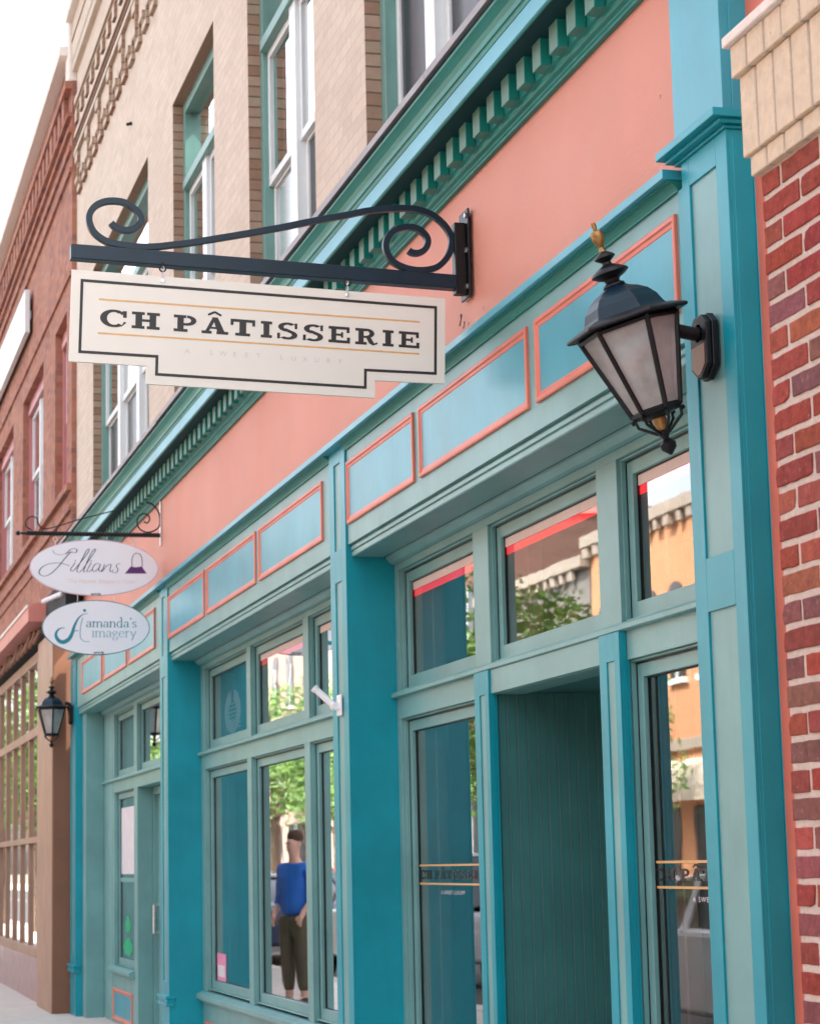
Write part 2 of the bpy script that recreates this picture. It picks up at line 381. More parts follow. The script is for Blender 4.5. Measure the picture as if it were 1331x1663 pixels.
# ---- crown moulding over the frieze
for (a, b) in ((-23.3, -6.44),):
    MB().prof_x([(.03, 3.804), (-.05, 3.804), (-.05, 3.775), (-.044, 3.772), (-.028, 3.772), (.03, 3.772)], a, b).build('frieze_cap', 'panelcyan', B)
for (a, b) in ((-22.95, -17.35), (-16.955, -11.435), (-11.065, -6.445)):
    MB().prof_x([(.03, 3.7715), (-.028, 3.7715), (-.028, 3.765), (-.022, 3.765), (-.022, 3.7615), (-.014, 3.760), (-.004, 3.752), (.002, 3.742), (.002, 3.735), (.012, 3.735), (.03, 3.735)], a, b).build('frieze_moulding', 'green', B)
# ---- frieze boards with orange framed panels
def frame_panel(name, x0, x1, z0, z1, y, parent, w=.037, d=.014, fieldmat='panelcyan', framemat='coral'):
    f = MB()
    for (a, b, c, e, t) in ((x0, x1, z1-w, z1, 0), (x0, x1, z0, z0+w, 0), (x0, x0+w, z0, z1, 1), (x1-w, x1, z0, z1, 1)):
        pass
    O = [(x0, z0), (x1, z0), (x1, z1), (x0, z1)]
    def rect(i): return [(x0+i, z0+i), (x1-i, z0+i), (x1-i, z1-i), (x0+i, z1-i)]
    lv = [(0, y+.002), (0, y-d*.8), (.006, y-d), (w*.45, y-d), (w*.6, y-d*.55), (w*.9, y-d*.45), (w, y-d*.3), (w, y-.0005)]
    pts = []
    for i, yy in lv: pts += [(a, yy, b) for a, b in rect(i)]
    fs = [(k*4+i, k*4+(i+1) % 4, (k+1)*4+(i+1) % 4, (k+1)*4+i) for k in range(len(lv)-1) for i in range(4)]
    f.poly(pts, fs); o = f.build(name, framemat, parent)
    MB().box(x0+w-.002, x1-w+.002, y-.0035, y+.004, z0+w-.002, z1-w+.002).build('panel_field', fieldmat, o)
    return o
FY = .012
for (a, b, ps) in ((-22.95, -17.35, ((-22.47, -20.94), (-20.80, -19.27), (-19.13, -17.64))),
                   (-16.955, -11.435, ((-17.115+.04, -15.34), (-15.23, -13.48), (-13.37, -11.62))),
                   (-11.065, -6.445, ((-11.04, -9.727), (-9.625, -8.032), (-7.93, -6.48)))):
    fr = MB().box(a, b, FY, .20, 3.235, 3.742).build('frieze', 'sage', B)
    for (p, q) in ps: frame_panel('frieze_panel', max(p, a+.012), q, 3.338, 3.668, FY, fr)
    MB().prof_x([(.20, 3.171), (.034, 3.171), (.030, 3.176), (.030, 3.195), (.036, 3.197), (.036, 3.203), (.026, 3.206), (.026, 3.222), (.034, 3.2345), (.20, 3.2345)], a+.002, b-.002).build('soffit_trim', 'sage', fr)
    MB().box(a, b, .2005, .42, 3.176, 3.3).build('soffit', 'soffit_shade', fr)
    MB().prof_x([(YB+.03, 3.1755), (.212, 3.1755), (.214, 3.160), (.236, 3.138), (.252, 3.132), (YB+.03, 3.131)], a, b).build('cove_moulding', 'sage', fr)
# ---- pilasters
def pilaster(x0, x1, ins, yback, base=True, top=3.771, lab=None, left_only=False):
    i0, i1 = ins; D = .011
    m = MB()
    m.box(x0, x1, D, yback, GZ, top)
    zs = [(3.061, .727), (3.694, 3.231)]
    def strip(a, b, z0, z1): m.box(a, b, 0, D-.0001, z0, z1)
    strip(x0, i0, GZ, top); strip(i1, x1, GZ, top)
    strip(i0, i1, 3.694, top); strip(i0, i1, 3.061, 3.231); strip(i0, i1, GZ, .727)
    p = m.build('pilaster', 'cyan', B, .0015, seg=1, label=lab)
    for (zt, zb) in zs: MB().box(i0, i1, D-.003, D-.0005, zb, zt).build('inset_panel', 'sage', p)
    if base:
        MB().box(x0-.025, x1+.02, -.03, .05, .60, .625).box(x0-.015, x1+.012, -.02, .04, .575, .5995).box(x0-.02, x1+.016, -.026, .04, .545, .5745).build('base_moulding', 'cyan', p, .004)
    return p
pilaster(-11.43, -11.072, (-11.32, -11.178), .44)
pilaster(-17.346, -16.964, (-17.236, -17.07), .44)
pilaster(-23.45, -22.968, (-23.33, -23.12), .07)
# right pilaster with cap and upper shaft
pr = MB(); D = .011; a, b, c, d = -6.40, -6.34, -6.125, -6.04
pr.box(a, d, D, .085, GZ, 3.811)
pr.box(a, b, 0, D-.0001, GZ, 3.811); pr.box(c, d, 0, D-.0001, GZ, 3.811)
pr.box(b, c, 0, D-.0001, 3.72, 3.811); pr.box(b, c, 0, D-.0001, 2.342, 2.51)
P0 = pr.build('pilaster', 'cyan', B, .0015, seg=1)
MB().box(-6.445, a-.0005, .004, .30, GZ, 3.735).build('pilaster_flank', 'cyan', P0, .002)
MB().box(b, c, D-.003, D-.0005, 2.51, 3.72).box(b, c, D-.003, D-.0005, GZ, 2.342).build('inset_panel', 'sage', P0)
MB().box(-6.085, -6.0345, .0855, .30, GZ, 3.811).box(-6.075, -6.0375, .02, .0852, GZ, 3.79).build('pilaster_return', 'cyan', P0, .002)
MB().box(-6.445, -6.05, -.001, .30, 3.865, 8.0).box(-6.0499, -6.044, .03, .30, 3.865, 8.0).build('upper_shaft', 'panelcyan', P0, .002)
cp = MB(); 
def ring(y, xo, z0, z1): cp.box(-6.43-xo, -6.035+xo, y, .30, z0, z1)
ring(-.060, .042, 3.836, 3.863); ring(-.034, .024, 3.822, 3.8358); ring(-.010, .006, 3.811, 3.8218)
cp.build('capital', 'cyan', P0, .003)

# ---- recessed window walls
def glazing(name, x0, x1, z0, z1, yf=YB, parent=None, mat='sage', sw=.05, sb=.062, shade=None, jamb=True, glass='glass'):
    """opening x0..x1, z0..z1: stop + sash (the window part), pane and inner trims as sub-parts"""
    m = MB(); y1, y2, y3 = yf+.017, yf+.040, yf+.063
    def fr(i, ib, w, wb, ya, yb):
        m.box(x0+i, x0+i+w, ya, yb, z0+ib, z1-i); m.box(x1-i-w, x1-i, ya, yb, z0+ib, z1-i)
        m.box(x0+i+w, x1-i-w, ya, yb, z1-i-w, z1-i); m.box(x0+i+w, x1-i-w, ya, yb, z0+ib, z0+ib+wb)
    fr(0, 0, .008, .008, y1, y3+.03)
    fr(.0082, .0082, .008+sw, sb, y2, y3+.012)
    o = m.build(name, mat, parent, .0015, seg=1)
    ws_ = MB(); q0, q1 = .0082+.0081, .0082+.0081+.0035
    for (A0, A1, B0, B1) in ((x0+.0083, x1-.0083, z1-.0082-.008, z1-.0083), (x0+.0083, x0+.0118, z0+.009, z1-.0165), (x1-.0118, x1-.0083, z0+.009, z1-.0165)): ws_.box(A0, A1, y2-.004, y2-.0005, B0, B1)
    ws_.build('groove_shade_strip', 'black', o)  # black strips painting shade into the grooves between stop and sash
    g = .0082+.008+sw
    gx0, gx1, gz0, gz1 = x0+g, x1-g, z0+.0082+sb, z1-g
    pm = MB(); pm.poly([(gx0-.01, y3, gz0-.01), (gx1+.01, y3, gz0-.01), (gx1+.01, y3, gz1+.01), (gx0-.01, y3, gz1+.01)], [(0, 1, 2, 3)])
    pm.build('pane', glass, o)
    gk = MB()
    for q in ((gx0, gx0+.005, gz0, gz1), (gx1-.005, gx1, gz0, gz1), (gx0, gx1, gz1-.005, gz1), (gx0, gx1, gz0, gz0+.004)): gk.box(q[0], q[1], y3-.006, y3-.001, q[2], q[3])
    gk.build('glazing_bead', 'black', o)
    if jamb:
        j = MB(); j.box(gx0-.03, gx0-.002, y3+.015, y3+.17, gz0-.03, gz1+.03); j.box(gx0-.03, gx0+.02, y3+.10, y3+.15, gz0, gz1); j.box(gx1+.002, gx1+.03, y3+.015, y3+.17, gz0-.03, gz1+.03)
        j.box(gx0, gx1, y3+.015, y3+.17, gz0-.05, gz0-.01)
        j.build('inner_jamb', 'innerjamb', o, .002)
    if shade:
        MB().box(gx0+.0, gx1-.0, y3-.0025, y3-.001, 2.982, gz1).build('valance', 'valance', o)
        MB().box(gx0-.008, gx1+.008, y3+.004, y3+.0105, 2.950, 2.983).build('red_light_strip', 'led', o)
    return o
def bay_wall(xa, xb, openings_top, openings_low, sill_low=True, bulk=True):
    """solid sage wall at y = YB: header, casings between openings, transom bar"""
    w = MB()
    w.box(xa, xb, YB, .40, 3.094, 3.131)
    xs = [xa]+[v for o in openings_top for v in o]+[xb]
    for i in range(0, len(xs), 2): w.box(xs[i], xs[i+1], YB, .40, 2.455, 3.0938)
    w.box(xa, xb, YB+.0, .40, 2.323, 2.4548)
    xs = [xa]+[v for o in openings_low for v in o]+[xb]
    for i in range(0, len(xs), 2): w.box(xs[i], xs[i+1], YB, .40, .655 if sill_low else GZ, 2.3228)
    wl = w.build('window_wall', 'sage', B, .0015, seg=1)
    MB().prof_x([(YB, 2.432), (.236, 2.432), (.230, 2.436), (.230, 2.452), (.238, 2.460), (.252, 2.466), (YB+.05, 2.472), (YB+.05, 2.44)], xa-.0, xb).build('transom_sill', 'sage', wl)
    return wl
# bay A
TA = [(-11.0, -9.665), (-9.43, -8.0), (-7.775, -6.5)]
wA = bay_wall(-11.071, -6.446, TA, [(-11.0, -9.64), (-9.405, -7.99), (-7.745, -6.5)], sill_low=False)
for k, (a, b) in enumerate(TA): glazing('transom_window', a, b, 2.47, 3.093, parent=B, shade=True)
def low_panel_wall(xa, xb, panels, zs=.655):
    q = MB().box(xa, xb, YB-.001, .42, GZ, zs-.03).build('bulkhead', 'sage', B)
    MB().prof_x([(YB+.05, zs), (YB-.01, zs), (.205, zs-.02), (.205, zs-.055), (.23, zs-.06), (.23, zs-.075), (YB+.05, zs-.075)], xa-.025, xb+.005).build('window_sill', 'sage', q, .002)
    for (p, r) in panels: frame_panel('bulkhead_panel', p, r, .14, .438, YB-.001, q)
    return q
glazing('shop_window', -11.0, -9.64, .66, 2.322, parent=B)
low_panel_wall(-11.071, -9.70, [(-10.95, -9.8)])
glazing('shop_window', -7.745, -6.5, .66, 2.322, parent=B)
low_panel_wall(-7.81, -6.446, [(-7.68, -6.6)])
for (a, b) in ((-9.597, -9.381), (-7.948, -7.730)):
    m = MB(); m.box(a, b, .238, .258, GZ, 2.431); m.box(a, a+.078, .228, .2379, GZ, 2.431); m.box(b-.055, b, .228, .2379, GZ, 2.431); m.box(a+.078, b-.055, .228, .2379, 2.325, 2.431)
    p = m.build('entry_pilaster', 'cyan', B, .001, seg=1)
    MB().box(b-.03, b-.001, .2585, .268, GZ, 2.3225).build('pilaster_side', 'cyan', p)
    MB().box(a+.078, b-.055, .2345, .2375, GZ, 2.325).build('inset_panel', 'sage', p)
# entry header board and alcove
MB().box(-9.388, -7.95, .240, .2595, 2.325, 2.4315).build('entry_header', 'sage', B, .002)
al = MB(); al.box(-9.60, -9.411, .4005, 1.9, GZ, 2.40); al.box(-9.411, -7.99, .401, 1.9, 2.332, 2.45)
al.box(-7.985, -7.9, .401, 1.9, GZ, 2.40)
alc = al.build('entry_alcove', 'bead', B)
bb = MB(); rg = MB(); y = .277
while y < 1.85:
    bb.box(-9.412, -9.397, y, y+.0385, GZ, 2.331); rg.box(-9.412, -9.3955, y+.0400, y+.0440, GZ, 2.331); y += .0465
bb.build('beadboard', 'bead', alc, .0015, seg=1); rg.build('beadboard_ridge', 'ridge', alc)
dr = boxo('door', 'sage', B, -9.44, -8.04, 1.86, 1.90, GZ, 2.33)
MB().box(-9.2, -8.3, 1.845, 1.859, .5, 2.15).build('door_glass', 'carglass', dr)
# bay B
TB = [(-16.80, -15.125), (-14.98, -13.30), (-13.15, -11.50)]
bay_wall(-16.963, -11.431, TB, [(-16.80, -15.125), (-14.98, -13.30), (-13.15, -11.50)])
for k, (a, b) in enumerate(TB): glazing('transom_window', a, b, 2.47, 3.093, parent=B, shade=(k > 0))
for (a, b) in TB: glazing('shop_window', a, b, .67, 2.322, parent=B)
low_panel_wall(-16.963, -11.431, [(-16.82, -15.2), (-14.95, -13.4), (-13.2, -11.6)])
# bay C
TC = [(-21.95, -20.60), (-20.40, -18.70)]
bay_wall(-22.97, -17.347, TC+[(-18.45, -17.5)], [(-21.95, -20.60), (-20.38, -18.95), (-18.6, -17.5)], sill_low=False)
for (a, b) in TC+[(-18.45, -17.5)]: glazing('transom_window', a, b, 2.47, 3.093, parent=B)
wc = glazing('shop_window', -21.95, -20.60, .66, 2.322, parent=B)
MB().box(-21.86, -20.70, YB+.0595, YB+.0625, 1.53, 2.17).build('poster', 'poster', wc)
MB().box(-21.86, -20.70, YB+.050, YB+.060, 1.455, 1.495).build('window_rail', 'sage', wc)
gv = MB()
for (cz, rz_, rx_) in ((1.05, .09, .16), (.84, .085, .30)):
    gv.poly([(-21.45+rx_*math.cos(i*.35)*(1+.12*math.sin(i*2.3)), YB+.0615, cz+rz_*math.sin(i*.35)*(1+.12*math.cos(i*1.7))) for i in range(18)], [tuple(range(18))])
gv.build('green_vinyl_print', 'greenvinyl', wc)
low_panel_wall(-22.06, -20.58, [(-22.02, -20.70)])
low_panel_wall(-18.6, -17.5, [(-18.5, -17.6)])
dw = MB(); dw.box(-20.379, -20.33, .401, .62, GZ, 2.32); dw.box(-18.99, -18.95, .401, .62, GZ, 2.32); dw.box(-20.33, -18.99, .401, .62, 2.25, 2.32)
dw.build('door_recess', 'sage', B, .002)
dd = MB(); dd.box(-20.33, -20.18, .44, .485, GZ+.02, 2.25); dd.box(-19.15, -18.99, .44, .485, GZ+.02, 2.25); dd.box(-20.18, -19.15, .44, .485, 2.09, 2.25); dd.box(-20.18, -19.15, .44, .485, GZ+.02, .78)
dC = dd.build('door', 'sage', B, .003, label='glazed sage side door set deep behind the third pilaster')
MB().box(-20.20, -19.13, .462, .466, .77, 2.1).build('door_glass', 'upglass', dC)
MB().box(-19.95, -19.5, .452, .458, 1.5, 1.86).build('door_notice', 'poster', dC)
MB().tube([(-20.25, .44, 1.0), (-20.25, .39, 1.0), (-20.25, .39, 1.25), (-20.25, .44, 1.25)], .012).build('door_handle', 'steel', dC)
frame_panel('door_panel', -20.08, -19.25, .25, .66, .44, dC, fieldmat='sage', framemat='sage')
MB().box(-22.967, -22.70, .0705, .255, GZ, 3.2345).build('end_jamb', 'sage', B, .003)
MB().box(-22.70, -22.055, .2555, .42, GZ, 3.17).build('end_casing', 'sage', B, .003)

# interiors
it = MB()
it.box(-23.3, -6.1, 4.0, 4.2, GZ, 3.4); it.box(-23.3, -6.1, .45, 4.0, GZ-.05, GZ+.04); it.box(-23.3, -6.1, .45, 4.0, 3.30, 3.4)
it.box(-17.25, -17.1, .45, 4.0, GZ, 3.3); it.box(-11.35, -11.15, .45, 4.0, GZ, 3.3); it.box(-23.4, -23.2, .45, 4.0, GZ, 3.3); it.box(-6.3, -6.1, .45, 4, GZ, 3.3)
it.build('shop_interior', 'inner', B)
fu = MB()
for (x, y) in ((-15.9, 1.6), (-14.2, 2.1), (-12.6, 1.5), (-10.3, 1.4), (-7.2, 1.2), (-19.8, 1.8)):
    fu.box(x-.35, x+.35, y-.3, y+.3, .80, .83)
    for sx in (-.3, .3):
        for sy in (-.25, .25): fu.box(x+sx-.02, x+sx+.02, y+sy-.02, y+sy+.02, GZ+.04, .80)
fu.build('shop_furniture', 'innerjamb', B)
# paper flyer, vinyl roundel
MB().box(-16.68, -16.33, YB+.0600, YB+.0618, .745, .945).build('pink_flyer', 'pinkpaper', B)
MB().box(-16.64, -16.37, YB+.0588, YB+.0596, .775, .86).build('flyer_text', 'poster', B)
rd = MB(); n = 40
cx, cz, y = -16.0, 2.713, YB+.066
def annul(m, cx, cz, y, r0, r1, n=40, a0=0, a1=2*math.pi, sx=1.0):
    pts = []; 
    for i in range(n+1):
        a = a0+(a1-a0)*i/n
        pts += [(cx+r0*sx*math.cos(a), y, cz+r0*math.sin(a)), (cx+r1*sx*math.cos(a), y, cz+r1*math.sin(a))]
    m.poly(pts, [(2*i, 2*i+1, 2*i+3, 2*i+2) for i in range(n)])
annul(rd, cx, cz, y, .075, .16, a0=R_(100), a1=R_(440), sx=2.0)
for k in range(7): rd.box(cx-.29+.01*k, cx+.29-.01*k, y+.002, y+.0035, cz-.13+.03*k, cz-.118+.03*k)
rd.build('vinyl_roundel', 'poster', B)

# ------------------------------------------------------------------ lettering
def slab(ch):
    P = []
    def r(x0, y0, x1, y1): P.append([(x0, y0), (x1, y0), (x1, y1), (x0, y1)])
    def arc(cx, cy, rx, ry, a0, a1, th, tv, n=14, end0=None):
        for i in range(n):
            q = []
            for a in (a0+(a1-a0)*i/n, a0+(a1-a0)*(i+1)/n):
                c, s_ = math.cos(R_(a)), math.sin(R_(a)); q.append(((cx+rx*c, cy+ry*s_), (cx+(rx-th)*c, cy+(ry-tv)*s_)))
            P.append([q[0][0], q[1][0], q[1][1], q[0][1]])
    t = .17
    if ch == 'H':
        for x in (.13, .63): r(x, t*.5, x+.24, 1-t*.5)
        for x in (0, .54): r(x, 0, x+.46, t); r(x, 1-t, x+.46, 1)
        r(.37, .43, .63, .58)
    elif ch == 'I': r(.24, .1, .76, .9); r(0, 0, 1, t); r(0, 1-t, 1, 1)
    elif ch == 'P':
        r(.16, .1, .44, .9); r(0, 0, .62, t); r(0, 1-t, .55, 1); r(.44, .38, .58, .53); arc(.58, .69, .42, .31, -90, 90, .24, .155)
    elif ch == 'R':
        r(.14, .1, .38, .9); r(0, 0, .52, t); r(0, 1-t, .5, 1); r(.38, .42, .52, .56); arc(.50, .71, .36, .29, -90, 90, .22, .15)
        P.append([(.46, .5), (.68, .5), (.84, .14), (.62, .10)]); P.append([(.62, .10), (.84, .14), (.90, .13), (.80, -.02)]); P.append([(.80, -.02), (.90, .13), (.96, .22), (1.02, .10)])
    elif ch == 'A':
        P.append([(.12, .1), (.26, .1), (.55, .96), (.40, .96)]); P.append([(.60, .1), (.88, .1), (.60, .999), (.40, .999)])
        P.append([(.36, 1.0), (.60, 1.0), (.62, .94), (.40, .94)]); r(0, 0, .38, t); r(.56, 0, 1, t); r(.27, .30, .66, .42)
    elif ch == 'T':
        r(.36, .1, .64, .95); r(.2, 0, .8, t); r(0, 1-t, 1, 1); r(0, .62, .12, 1-t*.9); r(.88, .62, 1, 1-t*.9)
    elif ch == 'E':
        r(.13, .1, .36, .9); r(0, 0, 1, t); r(0, 1-t, .97, 1); r(.85, .1, 1, .36); r(.83, .64, .97, .9); r(.36, .43, .62, .57); r(.58, .33, .68, .67)
    elif ch == 'C':
        arc(.52, .5, .52, .53, 50, 312, .26, .15, 26); r(.86, .58, 1.0, .98); P.append([(.72, .86), (.90, .98), (.90, .80), (.80, .72)])
        P.append([(.80, .02), (.88, .12), (1.0, .30), (.90, .34)])
    elif ch == 'S':
        arc(.50, .735, .46, .285, 40, 262, .27, .14, 16); arc(.50, .265, .48, .285, -138, 90, .27, .14, 16)
        P.append([(.22, .60), (.42, .66), (.82, .48), (.60, .38)]); r(.84, .64, .97, .99); r(.0, .01, .14, .36)
    return P
def put_letters(mb, word, plane, y0=0.0, h=1.0, wide=1.0, step=.0002):
    """plane(u, v, lift) -> xyz; word = [(char, u0, u1, v0, v1)]"""
    k = 0
    for ch, u0, u1, v0, v1 in word:
        for poly in slab(ch):
            k += 1
            mb.poly([plane(u0+(u1-u0)*a, v0+(v1-v0)*b, (k % 24)*step) for a, b in poly], [tuple(range(len(poly)))])
    return mb
def fontmesh(txt, size, spacing=1.0, shear=0.0, bold=0.0):
    c = bpy.data.curves.new('t', 'FONT'); c.body = txt; c.size = size; c.space_character = spacing; c.shear = shear; c.offset = bold
    c.align_x = 'CENTER'; c.resolution_u = 3
    o = bpy.data.objects.new('t', c); COL.objects.link(o); dg = bpy.context.evaluated_depsgraph_get(); dg.update()
    me = o.evaluated_get(dg).to_mesh(); V = [v.co.copy() for v in me.vertices]; F = [tuple(p.vertices) for p in me.polygons]
    o.evaluated_get(dg).to_mesh_clear(); bpy.data.objects.remove(o); bpy.data.curves.remove(c)
    return V, F
def put_text(mb, txt, size, plane, u, v, sx=1.0, **kw):
    V, F = fontmesh(txt, size, **kw); mb.poly([plane(u+a.x*sx, v+a.y, 0) for a in V], F); return mb
def ribbon(mb, pts, w0, w1=None, plane=None, n=8, lift=0.0, wf=None):
    """smooth stroke through 2D points; width w0 for thin strokes, w1 for heavy down strokes"""
    w1 = w1 or w0; P = [Vector(p) for p in pts]; Q = []
    for i in range(len(P)-1):
        p0, p1, p2, p3 = P[max(i-1, 0)], P[i], P[i+1], P[min(i+2, len(P)-1)]
        for k in range(n):
            t = k/n; Q.append(.5*((2*p1)+(p2-p0)*t+(2*p0-5*p1+4*p2-p3)*t*t+(3*p1-p0-3*p2+p3)*t**3))
    Q.append(P[-1]); out = []
    for i, q in enumerate(Q):
        d = (Q[min(i+1, len(Q)-1)]-Q[max(i-1, 0)]); d = d.normalized() if d.length > 1e-9 else Vector((1, 0))
        nrm = Vector((-d.y, d.x)); s_ = i/(len(Q)-1)
        w = wf(s_) if wf else (w0+(w1-w0)*max(0, abs(d.y)-.3)/.7)
        out += [plane(*(q+nrm*w/2), lift), plane(*(q-nrm*w/2), lift)]
    mb.poly(out, [(2*i, 2*i+1, 2*i+3, 2*i+2) for i in range(len(Q)-1)]); return mb

# window lettering on the glass (bay A, both display windows)
def winletters(xl, xr, u_of, z_t, z_b, name):
    g = MB(); y = YB+.0615
    g.box(xl, xr, y-.0004, y, z_t-.0045, z_t+.0045); g.box(xl, xr, y-.0004, y, z_b-.0045, z_b+.0045)
    return g
WORD = 'CH PÂTISSERIE'
sg_u = [('C', .121, .230), ('H', .251, .367), ('P', .4245, .519), ('A', .541, .653), ('T', .662, .766), ('I', .790, .838), ('S', .860, .948), ('S', .970, 1.0585),
        ('E', 1.0795, 1.173), ('R', 1.1955, 1.292), ('I', 1.3145, 1.3625), ('E', 1.385, 1.476)]
for (xl, xr, k0) in ((-10.93, -9.75, 1.0), (-7.71, -6.56, 1.0)):
    pl = lambda u, v, l: (u, YB+.0612-l*.2, v)
    m = winletters(xl, xr, None, 1.573, 1.482, 'x'); gp = m.build('gold_window_lines', 'gold', B)
    s_ = (xr-xl-.02)/(1.476-.121)*1.0
    wd = [(c, xl+.01+(a-.121)*s_, xl+.01+(b-.121)*s_, 1.505, 1.549) for c, a, b in sg_u]
    m = put_letters(MB(), wd, pl, step=.00002)
    ax = xl+.01+(.597-.121)*s_
    ribbon(m, [(ax-.025, 1.553), (ax, 1.562), (ax+.025, 1.553)], .006, plane=lambda u, v, l: (u, YB+.0612, v))
    m.build('window_lettering', 'ink', B)
    m = put_text(MB(), 'A SWEET LUXURY', .026, pl, (xl+xr)/2, 1.433, sx=1.6, spacing=1.25); m.build('window_tagline', 'poster', B)

# ---- upper storey, pale brick
UZ0, UZ1, TOP = 4.70, 7.32, 10.35
OP = [(-20.75, -17.20), (-15.95, -14.21), (-13.03, -11.19), (-10.08, -7.5)]
YU = -.10
up = MB(); xs = [-22.07]+[v for o in OP for v in o]+[-5.0]
for i in range(0, len(xs), 2): up.box(xs[i], xs[i+1], YU, .25, UZ0, UZ1)
up.box(-22.07, -5.0, YU, .25, UZ1, TOP-.55); up.box(-22.07, -5.0, YU-.05, .25, TOP-.55, TOP)
UW = up.build('upper_brick_wall', 'beige', B, label='pale painted brick wall of the upper storey')
rv = MB()
for (a, b) in OP:
    rv.box(a-.001, a+.004, YU+.003, .06, UZ0, UZ1-.003); rv.box(b-.004, b+.001, YU+.003, .06, UZ0, UZ1-.003); rv.box(a, b, YU+.003, .06, UZ1-.004, UZ1+.001)
rv.build('window_reveal', 'beigebrown', UW)
bd = MB(); bf = MB()
def pbrick(x0, x1, z0, z1, pr=.032, y=YU):
    bd.box(x0, x1, y-pr, y-.001, z0, z1); bf.box(x0+.004, x1-.004, y-pr-.002, y-pr-.0002, z0+.012, z1-.004)
for (z0, z1, pr) in ((9.90, 9.97, .05), (10.12, 10.16, .06), (9.36, 9.385, .02), (9.0, 9.02, .02), (9.42, 9.49, .03), (9.06, 9.12, .03), (8.86, 8.92, .035)): pbrick(-22.07, -12.0, z0, z1, pr)
x = -22.0; k = 0
while x < -14:
    pbrick(x, x+.20, 8.545, 8.60, .03); pbrick(x+.20, x+.40, 8.40, 8.46, .03)
    bd.box(x+.17, x+.21, YU-.03, YU, 8.40, 8.60); bd.box(x+.38, x+.42, YU-.03, YU, 8.40, 8.60)
    pbrick(x, x+.13, 9.20, 9.33, .03)
    if k % 2 == 0: pbrick(x, x+.20, 8.76, 8.86, .03); bd.box(x+.16, x+.22, YU-.03, YU, 8.60, 8.86)
    x += .41; k += 1
bd.build('corbel_brick', 'beigebrown', UW); bf.build('corbel_face', 'beige', UW)
MB().box(-22.14, -5.0, -.22, .3, TOP, TOP+.09).build('parapet_coping', 'coping', UW, .01)
MB().box(-22.36, -22.075, -.19, .3, 9.7, TOP+.25).build('parapet_end_block', 'coping', UW, .02)

def sash_window(a, b, z0, z1, parent, fmat='upgreen', smat='white', trans=6.66, y=-.02, rail=5.75, split=None, blind=None, n=2, glass='upglass', mw=.16):
    m = MB(); w = .09
    m.box(a, a+w, y, y+.16, z0, z1); m.box(b-w, b, y, y+.16, z0, z1); m.box(a+w, b-w, y, y+.16, z1-w, z1)
    m.box(a+w, b-w, y-.02, y+.16, trans-.04, trans+.03)
    o = m.build('window', fmat, parent, .003)
    s_ = MB(); iw = b-a-2*w; ww = (iw-(n-1)*mw)/n; y1 = y+.03
    gl = MB(); sn = MB(); tg = MB(); bl = MB(); cu = MB()
    for k in range(n):
        x0 = a+w+k*(ww+mw); x1 = x0+ww; f = .05
        if k < n-1: s_.box(x1, x1+mw, y+.005, y+.15, z0, trans-.04)
        for (p0, p1, yy) in ((rail, trans-.041, y1), (z0, rail+.03, y1+.03)):
            s_.box(x0, x0+f, yy, yy+.028, p0, p1); s_.box(x1-f, x1, yy, yy+.028, p0, p1); s_.box(x0+f, x1-f, yy, yy+.028, p1-f, p1); s_.box(x0+f, x1-f, yy, yy+.028, p0, p0+f)
            (gl if p0 == rail else sn).poly([(x0+f, yy+.014, p0+f), (x1-f, yy+.014, p0+f), (x1-f, yy+.014, p1-f), (x0+f, yy+.014, p1-f)], [(0, 1, 2, 3)])
        bl.box(x0+.02, x1-.02, y1+.12, y1+.125, z0+.5, trans-.06)
        s_.box(x0+f, x1-f, y1+.045, y1+.056, z0+.42+.1*k, z0+.45+.1*k)
        cu.box(x0+.02, x0+(x1-x0)*.42, y1+.09, y1+.10, z0, trans-.1)
    gl.poly([(a+w, y+.06, trans+.03), (b-w, y+.06, trans+.03), (b-w, y+.06, z1-w), (a+w, y+.06, z1-w)], [(0, 1, 2, 3)])
    s_.build('sash', smat, o, .002); gl.build('pane', glass, o); sn.build('screen_pane', 'screen', o); bl.build('blind', 'blind', o); cu.build('curtain', 'curtain', o)
    MB().box(a, b, y+.5, y+.52, z0-.2, z1).build('room_back', 'inner', o)
    return o
sash_window(*OP[0], UZ0, UZ1, B, n=3)
sash_window(*OP[1], UZ0, UZ1, B, n=2)
sash_window(*OP[2], UZ0, UZ1, B, n=2)
sash_window(*OP[3], UZ0, UZ1, B, n=3, rail=5.85)
MB().tube([(-18.1, -.10, 7.9), (-18.1, -.13, 7.89), (-18.08, -.14, 7.88)], .015).build('wall_hook', 'black', UW)

